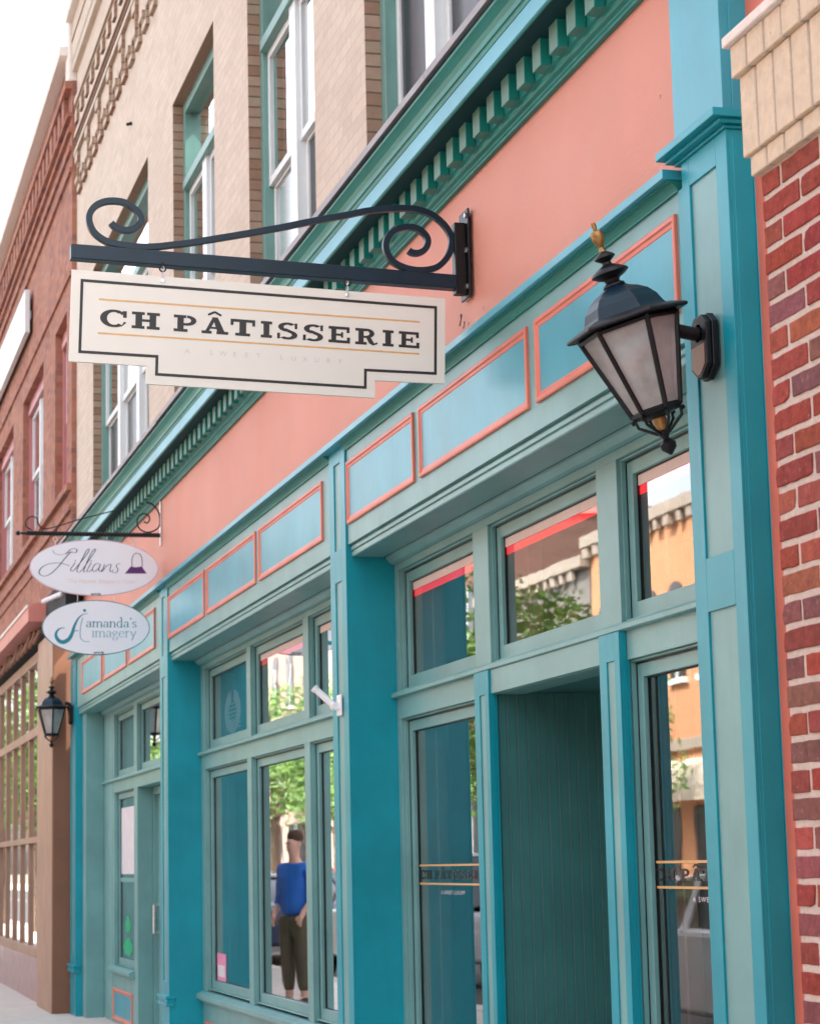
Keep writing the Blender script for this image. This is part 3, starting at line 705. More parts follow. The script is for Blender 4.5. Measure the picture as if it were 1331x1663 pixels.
# ================================================================== RIGHT BRICK BUILDING
RB = thing('brick_building', 'red brick neighbour building with cream soldier course on the right edge', 'building', (-1, 2, GZ))
YW, XC = -.50, -4.725
MB().box(XC+.004, 4.0, YW+.0042, 9.0, GZ, 3.225).build('mortar_wall', 'mortar', RB)
bk = MB(); random.seed(11); CH = .0650; BWd = .195; J = .0158
z = GZ; row = 0
cols = [(.29, .062, .042), (.26, .055, .042), (.33, .085, .056), (.25, .05, .042), (.22, .085, .08), (.28, .068, .048), (.17, .075, .078)]
while z+CH-J < 3.225:
    x = XC+random.uniform(-.0015, .0015); first = True
    lens = [.092] if row % 2 else []
    k = 0
    while x < -3.4:
        L = lens[k] if k < len(lens) else BWd
        c = random.choices(cols, (5, 5, 3, 3, 2.2, 4, 2.2))[0]; c = tuple(v*random.uniform(.85, 1.15) for v in c)
        dy = random.uniform(-.0015, .0015); dz = random.uniform(-.0012, .0012)
        jt = lambda: random.uniform(-.0022, .0022)
        nseg = max(2, int(L/.03)); top = [(x+L*i/nseg+(jt() if 0 < i < nseg else jt()*.6), z+CH-J+dz+jt()*.6) for i in range(nseg+1)]; bot = [(x+L*i/nseg+(jt() if 0 < i < nseg else jt()*.6), z+dz+jt()*.6) for i in range(nseg+1)]
        mid = [(x+L*i/nseg, z+(CH-J)*.5) for i in range(nseg+1)]
        if random.random() < .16: top[0] = (top[0][0]+.006, top[0][1]-.004)
        if random.random() < .16: bot[-1] = (bot[-1][0]-.007, bot[-1][1]+.005)
        rw = [bot, mid, top]; V_ = []; n_ = nseg+1
        for row_ in rw: V_ += [(a_, YW+dy+random.uniform(-.0008, .0008), b_) for a_, b_ in row_]
        for row_ in (bot, top): V_ += [(a_, YW+.05, b_) for a_, b_ in row_]
        F_ = [(q*n_+i, q*n_+i+1, (q+1)*n_+i+1, (q+1)*n_+i) for q in range(2) for i in range(nseg)]
        F_ += [(3*n_+i, 3*n_+i+1, i+1, i) for i in range(nseg)]+[(2*n_+i, 2*n_+i+1, 4*n_+i+1, 4*n_+i) for i in range(nseg)]
        F_ += [(0, n_, 2*n_, 4*n_, 3*n_), (nseg, 3*n_+nseg, 4*n_+nseg, 2*n_+nseg, n_+nseg)]
        bk.poly(V_, F_, c)
        x += L+J+random.uniform(-.001, .001); k += 1
    # side face bricks
    y = YW+.061
    z += CH; row += 1
bk.build('brick_face', 'brickobj', RB, .0022)
MB().box(XC, XC+.006, YW+.0605, 3.0, GZ, 3.225).build('brick_flank', 'redbrick', RB)
sm = MB(); sb = MB()
for (x0, yy, z0, z1, pitch) in ((-4.752, -.515, 3.222, 3.272, .098), (-4.768, -.526, 3.273, 3.478, .098), (-4.782, -.541, 3.479, 3.560, .098)):
    sb.box(x0+.004, 1.0, yy+.004, 3.0, z0+.001, z1-.001)
    x = x0
    while x < -3.2:
        w = .086+random.uniform(-.002, .002); d = random.uniform(-.001, .001)
        sm.box(x, x+w, yy+d, yy+.05, z0, z1); sm.box(x, x+.05, yy+.05, 3.0, z0+.0005, z1-.0005) if x == x0 else None
        x += pitch
sb.build('soldier_mortar', 'soldiermortar', RB); sm.build('soldier_course', 'soldier', RB, .0035)
MB().box(-4.80, 1.0, -.556, 3.0, 3.561, 3.588).build('coping', 'coping', RB, .004)
# ================================================================== LEFT RED BRICK BUILDING
LB = thing('brick_building', 'old red brick building with brown ground floor storefront at the far left', 'building', (-32, 1, GZ))
YL = -.15
OL = [(-27.3, -24.85), (-31.2, -28.6), (-34.9, -32.4), (-38.5, -36)]
lw = MB(); xs = [-45]+[v for o in reversed(OL) for v in o]+[-23.62, -22.50, -22.075]
xs = [-45.0, -38.5, -36.0, -34.9, -32.4, -31.2, -28.6, -27.3, -24.85, -23.62, -22.52, -22.08]
for i in range(0, len(xs), 2): lw.box(xs[i], xs[i+1], YL, .4, 5.45, 7.35)
lw.box(-45, -22.08, YL, .4, 4.40, 5.45); lw.box(-45, -22.08, YL, .4, 7.35, 10.0)
LW = lw.build('upper_wall', 'redbrick', LB)
bl = MB()
for (z0, z1, pr) in ((5.17, 5.24, .03), (5.0, 5.03, .02), (5.38, 5.45, .05), (7.62, 7.66, .025), (8.72, 8.77, .03), (8.95, 9.0, .03), (9.15, 9.2, .04), (9.32, 9.36, .05), (9.62, 9.7, .07)):
    bl.box(-45, -22.081, YL-pr, YL-.001, z0, z1)
x = -45
while x < -22.4: bl.box(x, x+.2, YL-.05, YL-.001, 9.37, 9.61); x += .4
bl.build('string_course', 'redbrick', LW)
MB().box(-45, -22.15, YL-.12, .4, 10.0, 10.10).build('roof_coping', 'coping', LW)
for (a, b) in ((-23.62, -22.52), (-27.3, -24.85), (-31.2, -28.6), (-34.9, -32.4)):
    sash_window(a, b, 5.45, 7.35, LB, 'redsash', 'white', 7.2, -.07, 6.35, n=(1 if b > -23 else 2), mw=.1)
MB().prof_x([(YL-.20, 4.30), (YL-.20, 4.46), (YL-.16, 4.50), (YL-.0, 4.53), (YL-.0, 4.30)], -45, -24.45).build('salmon_fascia', 'salmon', LB, .004)
MB().box(-45, -24.45, YL-.215, YL-.201, 4.455, 4.485).build('fascia_edge', 'offwhite', LB)
# dark soffit with pipes and small bulbs
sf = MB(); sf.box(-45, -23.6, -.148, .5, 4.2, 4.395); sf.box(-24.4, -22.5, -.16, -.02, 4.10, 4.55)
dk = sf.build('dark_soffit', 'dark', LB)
bu = MB()
for i in range(7):
    bu.lathe([(0, -.03), (.022, -.02), (.03, 0), (.022, .02), (0, .03)], (-24.25+i*.27, -.20, 4.50-.02*i), 8)
bu.build('string_bulb', 'plastic', dk, smooth=True)
pi_ = MB()
for i in range(14): pi_.tube([(-24.6-i*.5, -.2, 4.22+.04*(i % 3)), (-24.9-i*.5, -.24, 4.1), (-25.15-i*.5, -.2, 4.2)], .02, 6)
pi_.build('tangled_pipe', 'brown', dk)
# brown ground floor
bp = MB(); bp.box(-25.0, -23.50, -.18, .45, GZ, 4.10); bp.build('brown_pier', 'brown', LB, .01)
MB().box(-24.995, -23.512, -.183, -.1802, GZ, 4.10).build('pier_face', 'tan', LB)
MB().box(-45, -25.0, -.12, .35, GZ, .60).build('granite_base', 'marble', LB, .006)
fr = MB()
fr.box(-45, -25.0, -.12, -.02, .60, .70)
for (z0, z1) in ((1.90, 1.97), (3.14, 3.24), (4.0, 4.12)): fr.box(-45, -25.0, -.085, -.03, z0, z1)
x = -25.06
for i in range(20): fr.box(x-.09, x, -.072, -.035, .70, 4.0); x -= 1.04
fr.box(-25.9, -25.0, -.095, .0, 3.24, 4.0)
fr.build('storefront_frame', 'tan', LB, .004)
MB().poly([(-45, -.04, .7), (-25, -.04, .7), (-25, -.04, 4.0), (-45, -.04, 4.0)], [(0, 1, 2, 3)]).build('storefront_glass', 'upglass', LB)
MB().box(-45, -25, 2.5, 2.6, GZ, 4.2).box(-45, -25, .36, 2.5, 4.05, 4.2).build('storefront_interior', 'dark', LB)

# white banner sign on the red wall
bn = thing('banner_sign', 'long white blank sign board high on the red brick wall', 'sign', (-30, -.2, 8.0))
MB().prof_y([(-40.0, 8.05), (-26.07, 7.97), (-26.07, 8.50), (-40.0, 8.75)], YL-.10, YL-.04).build('board', 'white', bn, .004)
MB().box(-40, -26.3, YL-.04, YL-.001, 8.2, 8.3).build('bracket_rail', 'steel', bn)

# ================================================================== MAIN SIGN BRACKET AND SIGN
XS = -8.83; TH = math.atan(.0308)
BR = thing('sign_bracket', 'black iron wall bracket with two spiral scrolls holding the patisserie sign', 'bracket', (XS, .03, 4.08))
def bz(y, top): return 4.133-(y+1.69)*.0308-(.062 if not top else 0)
w = .029
m = MB(); n4 = []
for (y) in (-1.69, -.04): n4 += [(XS-w, y, bz(y, 1)), (XS+w, y, bz(y, 1)), (XS+w, y, bz(y, 0)), (XS-w, y, bz(y, 0))]
m.poly(n4, [(0, 1, 2, 3), (4, 7, 6, 5), (0, 4, 5, 1), (1, 5, 6, 2), (2, 6, 7, 3), (3, 7, 4, 0)])
m.build('beam', 'navy', BR, .004)
MB().box(XS-.026, XS+.026, -.046, .004, 4.000, 4.316).build('post', 'black', BR, .004)
MB().box(XS-.075, XS+.055, .005, .0145, 3.985, 4.375).build('wall_plate', 'black', BR, .003)
MB().box(XS-.072, XS-.015, .015, .0295, 3.99, 4.36).build('backing_board', 'offwhite', BR, .003)
for z in (4.345, 4.03, 4.19): MB().lathe([(0, 0), (.012, 0), (.012, .008), (0, .010)], (XS+.035, .004, z), 6, Matrix.Rotation(R_(90), 3, 'X')).build('screw', 'steel', BR)
sc1 = [(-1.5225, 4.236), (-1.5078, 4.2216), (-1.474, 4.2082), (-1.4359, 4.2125), (-1.4062, 4.236), (-1.3976, 4.2627), (-1.4145, 4.2924), (-1.4526, 4.3209), (-1.4949, 4.3307), (-1.5456, 4.3264), (-1.5877, 4.3043), (-1.6108, 4.2681), (-1.6108, 4.2289), (-1.5919, 4.1908), (-1.5584, 4.1644), (-1.5163, 4.1493), (-1.4319, 4.1407), (-1.3471, 4.143), (-1.2618, 4.1563), (-1.1627, 4.1747)]
sc2 = [(-.85, 4.245), (-.65, 4.296), (-0.5244, 4.3253), (-0.4262, 4.3506), (-0.3275, 4.3661), (-0.2285, 4.3718), (-0.1495, 4.3541), (-0.0907, 4.3128), (-0.059, 4.2651), (-0.0552, 4.2207), (-0.0746, 4.1652), (-0.1206, 4.1185), (-0.1855, 4.1005), (-0.2545, 4.1044), (-0.3131, 4.1284), (-0.3417, 4.1661), (-0.3481, 4.2099), (-0.3301, 4.2502), (-0.295, 4.2767), (-0.2503, 4.2891), (-0.2058, 4.2841), (-0.1717, 4.2588), (-0.16, 4.2298), (-0.1733, 4.1946), (-0.2034, 4.1758), (-0.2331, 4.1767), (-0.2477, 4.1858)]
def smooth(P, n=6):
    P = [Vector(p) for p in P]; Q = []
    for i in range(len(P)-1):
        p0, p1, p2, p3 = P[max(i-1, 0)], P[i], P[i+1], P[min(i+2, len(P)-1)]
        for k in range(n):
            t = k/n; Q.append(.5*((2*p1)+(p2-p0)*t+(2*p0-5*p1+4*p2-p3)*t*t+(3*p1-p0-3*p2+p3)*t**3))
    Q.append(P[-1]); return Q
MB().tube([(XS, p.x, p.y) for p in smooth(sc1+sc2)], .0185, 4, up=(1, 0, 0), phase=.5).build('scroll', 'navy', BR, .0025)
for yy in (-1.3136, -.5305):
    e = MB(); zt = bz(yy, 0)
    e.tube([(XS+.022, yy, zt+.014), (XS+.034, yy, zt+.008), (XS+.036, yy, zt-.004)]+[(XS+.036, yy+.013*math.sin(a), zt-.017+.013*math.cos(a)) for a in [i*.5 for i in range(0, 13)]], .0035, 6)
    e.build('eye_hook', 'black', BR, smooth=True)
SG = thing('hanging_sign', 'cream notched sign board lettered CH PÂTISSERIE hanging under the black scroll bracket', 'sign', (XS+.03, -1.6876, 4.0203), rot=(-TH, 0, 0))
OUT = [(0, 0), (1.59, 0), (1.59, -.374), (1.284, -.380), (1.284, -.456), (.316, -.459), (.316, -.384), (0, -.386)]
T = .0065
def inset(poly, d):
    n = len(poly); out = []
    for i in range(n):
        p, q, r = Vector(poly[i-1]), Vector(poly[i]), Vector(poly[(i+1) % n])
        e1, e2 = (q-p).normalized(), (r-q).normalized(); n1, n2 = Vector((e1.y, -e1.x)), Vector((e2.y, -e2.x))
        b = (n1+n2); b = b/b.length; out.append(tuple(q+b*d/max(.2, b.dot(n1))))
    return out
n = len(OUT)
MB().poly([(-T, a, b) for a, b in OUT]+[(T, a, b) for a, b in OUT], [tuple(range(n)), tuple(range(n, 2*n))[::-1]]+[(i, (i+1) % n, n+(i+1) % n, n+i) for i in range(n)]).build('board', 'offwhite', SG, .0012, local=True)
spl = lambda u, v, l: (T+.0006+l*.3, u, v)
i0, i1 = inset(OUT, .037), inset(OUT, .049)
for side in (1,):
    MB().poly([spl(a, b, .001) for a, b in i0]+[spl(a, b, .001) for a, b in i1], [(i, (i+1) % n, n+(i+1) % n, n+i) for i in range(n)]).build('border_line', 'ink', SG, local=True)
g = MB()
for (va, vb) in ((-.117, -.112), (-.2595, -.2515)):
    g.poly([spl(.114, va-.0038, 0), spl(1.476, vb-.0038, 0), spl(1.476, vb+.0038, 0), spl(.114, va+.0038, 0)], [(0, 1, 2, 3)])
g.build('gold_line', 'gold', SG, local=True)
m = put_letters(MB(), [(c, a, b, -.2285, -.158) for c, a, b in sg_u], spl, step=.00012)
ribbon(m, [(.567, -.149), (.581, -.142), (.595, -.136), (.609, -.142), (.623, -.149)], .009, plane=spl, lift=.001)
m.build('lettering', 'ink', SG, local=True)
m = MB()
for i, ch in enumerate('A SWEET LUXURY'):
    if ch != ' ': put_text(m, ch, .030, spl, .484+i*.0497, -.319, sx=1.1)
m.build('tagline', 'faint', SG, local=True)
for yy in (.3743, 1.158):
    c = MB(); z = .036
    for k in range(5):
        L = [( .0005+T+(.004*math.sin(a) if k % 2 else 0), yy+(0 if k % 2 else .0045*math.sin(a)), z-k*.0125+.0095*math.cos(a)) for a in [i*math.pi/5 for i in range(11)]]
        c.tube(L, .0016, 5)
    c.lathe([(0, 0), (.009, 0), (.009, .004), (0, .005)], (T, yy, -.018), 10, Matrix.Rotation(R_(90), 3, 'Y'))
    c.build('chain', 'steel', SG, smooth=True, local=True)

# ================================================================== SECOND BRACKET AND OVAL SIGNS
X2 = -17.42
B2 = thing('sign_bracket', 'thin twisted black iron bracket holding the two oval signs', 'bracket', (X2, .03, 4.22))
tw = MB(); N = 150; pts = []; ss = []
for i in range(N+1):
    y = -1.045+(1.075)*i/N; a = i*.42; zc = 4.226+(.0)*i
    for k in range(4): g_ = a+k*math.pi/2; pts.append((X2+.020*math.cos(g_), y, zc+.020*math.sin(g_)))
tw.poly(pts, [(i*4+k, i*4+(k+1) % 4, (i+1)*4+(k+1) % 4, (i+1)*4+k) for i in range(N) for k in range(4)]+[(0, 1, 2, 3), (N*4, N*4+1, N*4+2, N*4+3)])
tw.tube([(X2, -1.045, 4.226), (X2, -1.09, 4.224)], .010); tw.lathe([(0, -.02), (.016, -.012), (.02, 0), (.016, .012), (0, .02)], (X2, -1.11, 4.224), 10, Matrix.Rotation(R_(90), 3, 'X'))
tw.build('twisted_bar', 'black', B2)
MB().box(X2-.02, X2+.02, .018, .0295, 4.14, 4.53).build('wall_plate', 'steel', B2, .002)
th = MB()
th.tube([(X2, a, b) for a, b in smooth([(.018, 4.33), (.012, 4.40), (-.03, 4.47), (-.094, 4.493), (-.04, 4.475), (.005, 4.42), (.017, 4.365), (.012, 4.30), (-.03, 4.262), (-.086, 4.249), (-.14, 4.27), (-.165, 4.32), (-.155, 4.375), (-.114, 4.400), (-.075, 4.385), (-.066, 4.35), (-.085, 4.325), (-.11, 4.336)][3:])], .006, 6)
th.tube([(X2, a, b) for a, b in smooth([(-.346, 4.42), (-.62, 4.345), (-.881, 4.264), (-.95, 4.30), (-.96, 4.34), (-1.0, 4.36), (-1.045, 4.33), (-1.045, 4.28), (-1.0, 4.25)])], .005, 6)
th.build('thin_scroll', 'black', B2)
def oval_sign(nm, lab, cy, cz, ra, rb, rim, draw):
    o = thing(nm, lab, 'sign', (X2+.0, cy, cz), 'oval signs under the twisted bracket'); n = 64; t = .010
    E = [(ra*math.cos(2*math.pi*i/n), rb*math.sin(2*math.pi*i/n)) for i in range(n)]; E2 = [(a*.985, b*.97) for a, b in E]
    m = MB(); m.poly([(-t, a, b) for a, b in E]+[(t, a, b) for a, b in E], [tuple(range(n)), tuple(range(n, 2*n))[::-1]]+[(i, (i+1) % n, n+(i+1) % n, n+i) for i in range(n)])
    m.build('rim', rim, o, local=True)
    m = MB(); m.poly([(t+.001, a, b) for a, b in E2], [tuple(range(n))]); m.build('face', 'oval', o, local=True)
    draw(o, lambda u, v, l=0: (t+.002+l, u, v)); return o
def drawL(o, pl):
    f = lambda x, y: ((40+x/5.787-152.5)/204.5, -(865+y/5.787-922.5)/203)
    def rb(m, P, a, b, lift=0): ribbon(m, [f(*p) for p in P], a, b, plane=lambda u, v, l: pl(u, v, l), lift=lift, n=6)
    m = MB()
    rb(m, [(258, 175), (280, 205), (325, 215), (380, 205), (430, 185), (470, 172), (488, 180), (478, 205), (440, 215), (400, 205)][:5], .0028, .0035)
    rb(m, [(380, 208), (425, 165), (465, 155), (485, 170), (470, 195), (430, 190), (385, 235), (345, 285), (300, 340), (240, 395), (185, 418), (145, 405), (135, 375), (160, 335), (220, 305), (300, 292), (360, 300), (420, 320)], .0035, .0085, .0003)
    for P in ([(470, 285), (440, 330), (425, 360), (445, 368), (470, 345)], [(470, 345), (530, 270), (590, 190), (600, 160), (580, 165), (545, 230), (500, 320), (485, 365), (505, 378), (540, 350)],
              [(540, 350), (600, 260), (650, 185), (660, 158), (640, 165), (600, 235), (560, 330), (550, 372), (575, 370)], [(620, 285), (595, 330), (580, 365), (600, 370), (625, 350)],
              [(700, 300), (670, 292), (640, 320), (630, 355), (650, 370), (690, 335), (705, 300), (690, 345), (700, 368), (730, 345)], [(745, 300), (730, 340), (718, 370), (760, 320), (795, 298), (805, 310), (795, 345), (800, 370), (830, 350)],
              [(895, 290), (865, 298), (855, 320), (870, 345), (860, 372), (835, 380), (815, 370)]): rb(m, P, .003, .007, .0006)
    for (x, y) in ((470, 268), (618, 268)): m.poly([pl(*f(x-4, y-4)), pl(*f(x+5, y-4)), pl(*f(x+5, y+5)), pl(*f(x-4, y+5))], [(0, 1, 2, 3)])
    m.build('script_lettering', 'script', o, local=True)
    m = MB(); rb(m, [(1003, 320), (1003, 250), (1020, 205), (1050, 192), (1082, 205), (1098, 250), (1100, 318)], .005, .006, .0004); m.build('bag_handle', 'script', o, local=True)
    MB().poly([pl(*f(*p)) for p in ((935, 385), (990, 318), (1040, 325), (1095, 315), (1142, 382))], [(0, 1, 2, 3, 4)]).build('bag_emblem', 'purple', o, local=True)
    m = MB(); put_text(m, '"The Hippest Shoppe in Town"', .047, lambda u, v, l: pl(u, v), *f(715, 478), sx=.95, shear=.35); m.build('tagline', 'peach_ink', o, local=True)
    m = MB(); put_text(m, 'WYTE', .022, lambda u, v, l: pl(u, v), *f(662, 592), sx=1.3, bold=.001); m.build('maker_mark', 'ink', o, local=True)
    m = MB()
    for px in (285, 1020):
        u, v = f(px, 150); m.tube([(.0, u, v), (.0, u, v+.055)], .0035, 6); m.tube([(.0, u+.017*math.sin(a), v+.07+.017*math.cos(a)) for a in [i*.45 for i in range(15)]], .003, 6)
    m.build('hanging_ring', 'steel', o, local=True)
def drawA(o, pl):
    f = lambda x, y: ((60+x/6.655-155.5)/204.5, -(965+y/6.655-1019.5)/203)
    def rb(m, P, a, b=None, lift=0, wf=None): ribbon(m, [f(*p) for p in P], a, b, plane=lambda u, v, l: pl(u, v, l), lift=lift, n=6, wf=wf)
    m = MB()
    rb(m, [(300, 370), (250, 375), (212, 410), (205, 455), (235, 505), (285, 520), (340, 490), (375, 430), (400, 350), (440, 270), (490, 225), (545, 212)], .01, wf=lambda s: .004+.028*math.sin(math.pi*min(1, s*1.05))**1.3)
    rb(m, [(395, 400), (440, 398)], .006, lift=.0004)
    m.lathe([(.0, 0), (.012, .0001), (.012, .001), (0, .0011)], pl(*f(510, 180)), 12, Matrix.Rotation(R_(90), 3, 'Y'))
    m.build('swoosh_emblem', 'teal_ink', o, local=True)
    m = MB(); rb(m, [(490, 260), (470, 340), (462, 430), (475, 490), (520, 515), (565, 512)], .006, .009); m.build('swoosh_shadow', 'pale_ink', o, local=True)
    def serif_word(w, x0, x1, yb, xh, mat, name):
        G = {'a': (.9, [[(.15, .75), (.4, 1.0), (.65, .8), (.66, .1), (.9, .05)], [(.66, .55), (.3, .5), (.1, .25), (.3, .0), (.66, .2)]]),
             'm': (1.6, [[(0, .95), (.2, .95), (.2, 0)], [(.2, .7), (.5, 1), (.75, .75), (.75, 0)], [(.75, .7), (1.1, 1), (1.35, .75), (1.35, 0)]]),
             'n': (1.05, [[(0, .95), (.2, .95), (.2, 0)], [(.2, .7), (.55, 1), (.8, .75), (.8, 0)]]),
             'd': (1.05, [[(.75, 1.0), (.4, 1.02), (.1, .5), (.4, 0), (.75, .15)], [(.5, 1.65), (.75, 1.65), (.75, 0)]]),
             's': (.75, [[(.6, .8), (.35, 1), (.12, .75), (.6, .3), (.35, 0), (.08, .2)]]), "'": (.35, [[(.15, 1.7), (.2, 1.35)]]),
             'i': (.45, [[(0, .95), (.22, .95), (.22, 0)]]), 'g': (.95, [[(.4, .4), (.12, .7), (.4, 1), (.7, .7), (.4, .4)], [(.35, .38), (.2, .15), (.65, .05), (.75, -.25), (.4, -.5), (.1, -.3), (.3, -.05)], [(.65, .92), (.85, 1.0)]]),
             'e': (.9, [[(.1, .55), (.75, .55), (.65, .9), (.4, 1.0), (.1, .6), (.15, .2), (.45, 0), (.75, .2)]]), 'r': (.75, [[(0, .95), (.2, .95), (.2, 0)], [(.2, .6), (.45, 1.0), (.65, .9)]]),
             'y': (.95, [[(.1, 1.0), (.48, .05)], [(.85, 1.0), (.45, 0), (.3, -.45), (.1, -.45)]])}
        tot = sum(G[c][0] for c in w); k = (x1-x0)/tot; x = x0; m = MB(); j = 0
        for c in w:
            adv, st = G[c]
            for s_ in st:
                j += 1; P = [(x+a*k, yb-b*xh) for a, b in s_]
                rb(m, P, .0025, .0095, lift=(j % 9)*.00015)
                if s_[-1][1] == 0 and c in 'mnirmd': 
                    e = P[-1]; rb(m, [(e[0]-.16*k, e[1]), (e[0]+.16*k, e[1])], .003, lift=(j % 9)*.00015+.0001)
            x += adv*k
        m.build(name, mat, o, local=True)
    serif_word("amanda's", 525, 1075, 360, 62, 'teal_ink', 'name_lettering')
    serif_word("imagery", 585, 1070, 466, 66, 'pale_ink', 'word_lettering')
    m = MB(); put_text(m, 'WYTE', .022, lambda u, v, l: pl(u, v), *f(662, 645), sx=1.3, bold=.001); m.build('maker_mark', 'ink', o, local=True)
    m = MB()
    for px in (437, 830):
        u, v = f(px, 85); m.tube([(0, u, v-.01), (0, u, v+.08)], .0035, 6)
    m.build('hanging_link', 'steel', o, local=True)
oval_sign('hanging_sign', 'white oval sign lettered Lillians with a purple handbag, upper of the two', -.507, 3.955, .511, .225, 'rimpink', drawL)
oval_sign('hanging_sign', "white oval sign lettered amanda's imagery in teal, lower of the two", -.494, 3.477, .426, .219, 'rimteal', drawA)

# ================================================================== LANTERNS
def lantern(label, cx, top, bot, pl_z, arm):
    top, bot = Vector((0, *top)), Vector((0, *bot)); ax = (bot-top); L = ax.length; ax.normalize()
    o = thing('wall_lantern', label, 'lantern', (cx, bot.y, bot.z), 'wall lanterns on the pilasters')
    k = L/.76
    # local frame: h measured from the top down the axis
    e1 = Vector((1, 0, 0)); e2 = ax.cross(e1).normalized()
    rot = Matrix((e1, e2, ax)).transposed()
    base = Vector((0, top.y, top.z))-Vector((0, bot.y, bot.z))
    def LA(m, prof, n=24, ph=0): 
        m.lathe([(r*k, h*k) for r, h in prof], tuple(base), n, rot, ph); return m
    LA(MB(), [(0, 0), (.007, .001), (.008, .012), (.006, .026), (.018, .03), (.021, .04), (.019, .06), (.011, .076), (.008, .082), (.012, .096), (0, .1)], 16).build('finial', 'brass', o, smooth=True, local=True)
    LA(MB(), [(0, .096), (.012, .096), (.018, .100), (.032, .110), (.034, .116), (.026, .122), (.014, .130), (.016, .138), (.040, .150), (.058, .162), (.060, .168), (.045, .178), (.026, .186), (.022, .196), (.034, .203), (.036, .209), (.030, .212), (0, .213)], 24).build('finial_rings', 'black', o, smooth=True, local=True)
    LA(MB(), [(0, .208), (.034, .21), (.046, .218), (.070, .228), (.098, .246), (.118, .270), (.130, .298), (.140, .312), (0, .313)], 6, 0).build('roof', 'navy', o, .003, local=True)
    LA(MB(), [(.12, .306), (.150, .310), (.196, .326), (.200, .333), (.194, .338), (.160, .336), (.150, .342), (.12, .342)], 6, 0).build('eaves', 'black', o, .002, local=True)
    # cage bars and glass
    r0, r1, h0, h1 = .158, .076, .34, .618
    bars = MB()
    def P(r, h, i): a = 2*math.pi*i/6; return base+rot@Vector((r*math.cos(a)*k, r*math.sin(a)*k, h*k))
    for i in range(6): bars.tube([P(r0, h0, i), P(r1, h1, i)], .0085*k, 6)
    for i in range(6):
        bars.tube([P(r0, h0+.006, i), P(r0, h0+.006, i+1)], .008*k, 4); bars.tube([P(r1, h1-.003, i), P(r1, h1-.003, i+1)], .009*k, 4)
        a = P(.150, .345, i); bars.lathe([(0, -.012*k), (.012*k, -.006*k), (.012*k, .006*k), (0, .012*k)], tuple(a), 8)
    bars.build('cage', 'black', o, smooth=False, local=True)
    for i in range(6):
        g = MB(); q = [P(r0-.004, h0, i), P(r0-.004, h0, i+1), P(r1-.004, h1, i+1), P(r1-.004, h1, i)]
        g.poly(q, [(0, 1, 2, 3)]); g.build('glass_panel', 'frost', o, local=True)
    LA(MB(), [(0, .45), (.012, .45), (.014, .52), (.014, .60), (0, .60)], 10).build('candle_tube', 'innerjamb', o, local=True)
    b = MB(); LA(b, [(0, .612), (.078, .612), (.082, .620), (.072, .630), (.05, .634), (.03, .640), (0, .640)], 6, 0)
    for i in range(6):
        p0, p1, p2, p3 = P(.074, .626, i), P(.070, .652, i), P(.048, .668, i), P(.018, .690, i)
        b.tube([p0, p1, p2, p3], .005*k, 6); b.lathe([(0, -.010*k), (.010*k, 0), (0, .010*k)], tuple(P(.080, .632, i)), 8)
    LA(b, [(0, .682), (.016, .684), (.020, .692), (.012, .702), (.010, .708), (.016, .712), (.026, .724), (.024, .740), (.012, .752), (.004, .760), (0, .761)], 16)
    b.build('lower_finial', 'black', o, smooth=True, local=True)
    LA(MB(), [(0, .636), (.020, .638), (.022, .650), (.018, .680), (0, .684)], 12).build('brass_socket', 'brass', o, smooth=True, local=True)
    # arm and wall plate
    (ya, za) = arm; W0 = Vector((cx, bot.y, bot.z))
    am = MB(); am.tube([Vector((cx, ya, za))-W0, Vector((cx, ya*.4, za-.012))-W0, Vector((cx, -.035, pl_z+.03))-W0], .022, 12)
    am.tube([Vector((cx, -.040, pl_z+.03))-W0, Vector((cx, -.018, pl_z+.03))-W0], .030, 10)
    am.build('arm', 'black', o, smooth=True, local=True)
    hx = [(-.045, .055), (-.022, .085), (.022, .085), (.045, .055), (.045, -.078), (.012, -.112), (-.012, -.112), (-.045, -.078)]
    pm = MB().prof_y([(a*1.55, b*1.06) for a, b in hx], -.022, .0).prof_y([(a*1.4, b) for a, b in hx], -.040, -.0221)
    pm.v = [tuple(Vector((a+cx, b, c+pl_z))-W0) for a, b, c in pm.v]
    pm.build('wall_plate', 'black', o, .003, local=True)
    q = MB().prof_y([(-.052, -.01), (.046, -.01), (.046, -.075), (.012, -.102), (-.012, -.102), (-.052, -.075)], -.0425, -.0402)
    q.v = [tuple(Vector((a+cx, b, c+pl_z))-W0) for a, b, c in q.v]; q.build('worn_plate_face', 'tan', o, .0, local=True)
    return o
lantern('black hexagonal lantern tilted outward on the right pilaster beside the brick', -6.23, (-.375, 3.544), (-.145, 2.818), 3.175, (-.13, 3.215))
lantern('small upright black lantern at far left on the last pilaster', -23.26, (-.219, 3.585), (-.217, 2.844), 3.20, (-.08, 3.31))

# ================================================================== FLAG HOLDER
FH = thing('flag_holder', 'small white plastic flagpole holder screwed to the middle pilaster', 'flag holder', (-11.25, 0, 2.41))
MB().box(-11.285, -11.20, -.013, -.0005, 2.355, 2.465).build('plate', 'plastic', FH, .005)
fm = MB(); fm.lathe([(0, -.03), (.022, -.03), (.022, .03), (0, .03)], (-11.245, -.03, 2.405), 14, Matrix.Rotation(R_(90), 3, 'Y')); fm.build('knuckle', 'plastic', FH, smooth=True)
d = Vector((-.25, -.62, .62)).normalized(); p0 = Vector((-11.255, -.035, 2.41))
MB().tube([p0, p0+d*.14], .018, 14).tube([p0+d*.128, p0+d*.142], .022, 14).build('socket', 'plastic', FH, smooth=True)

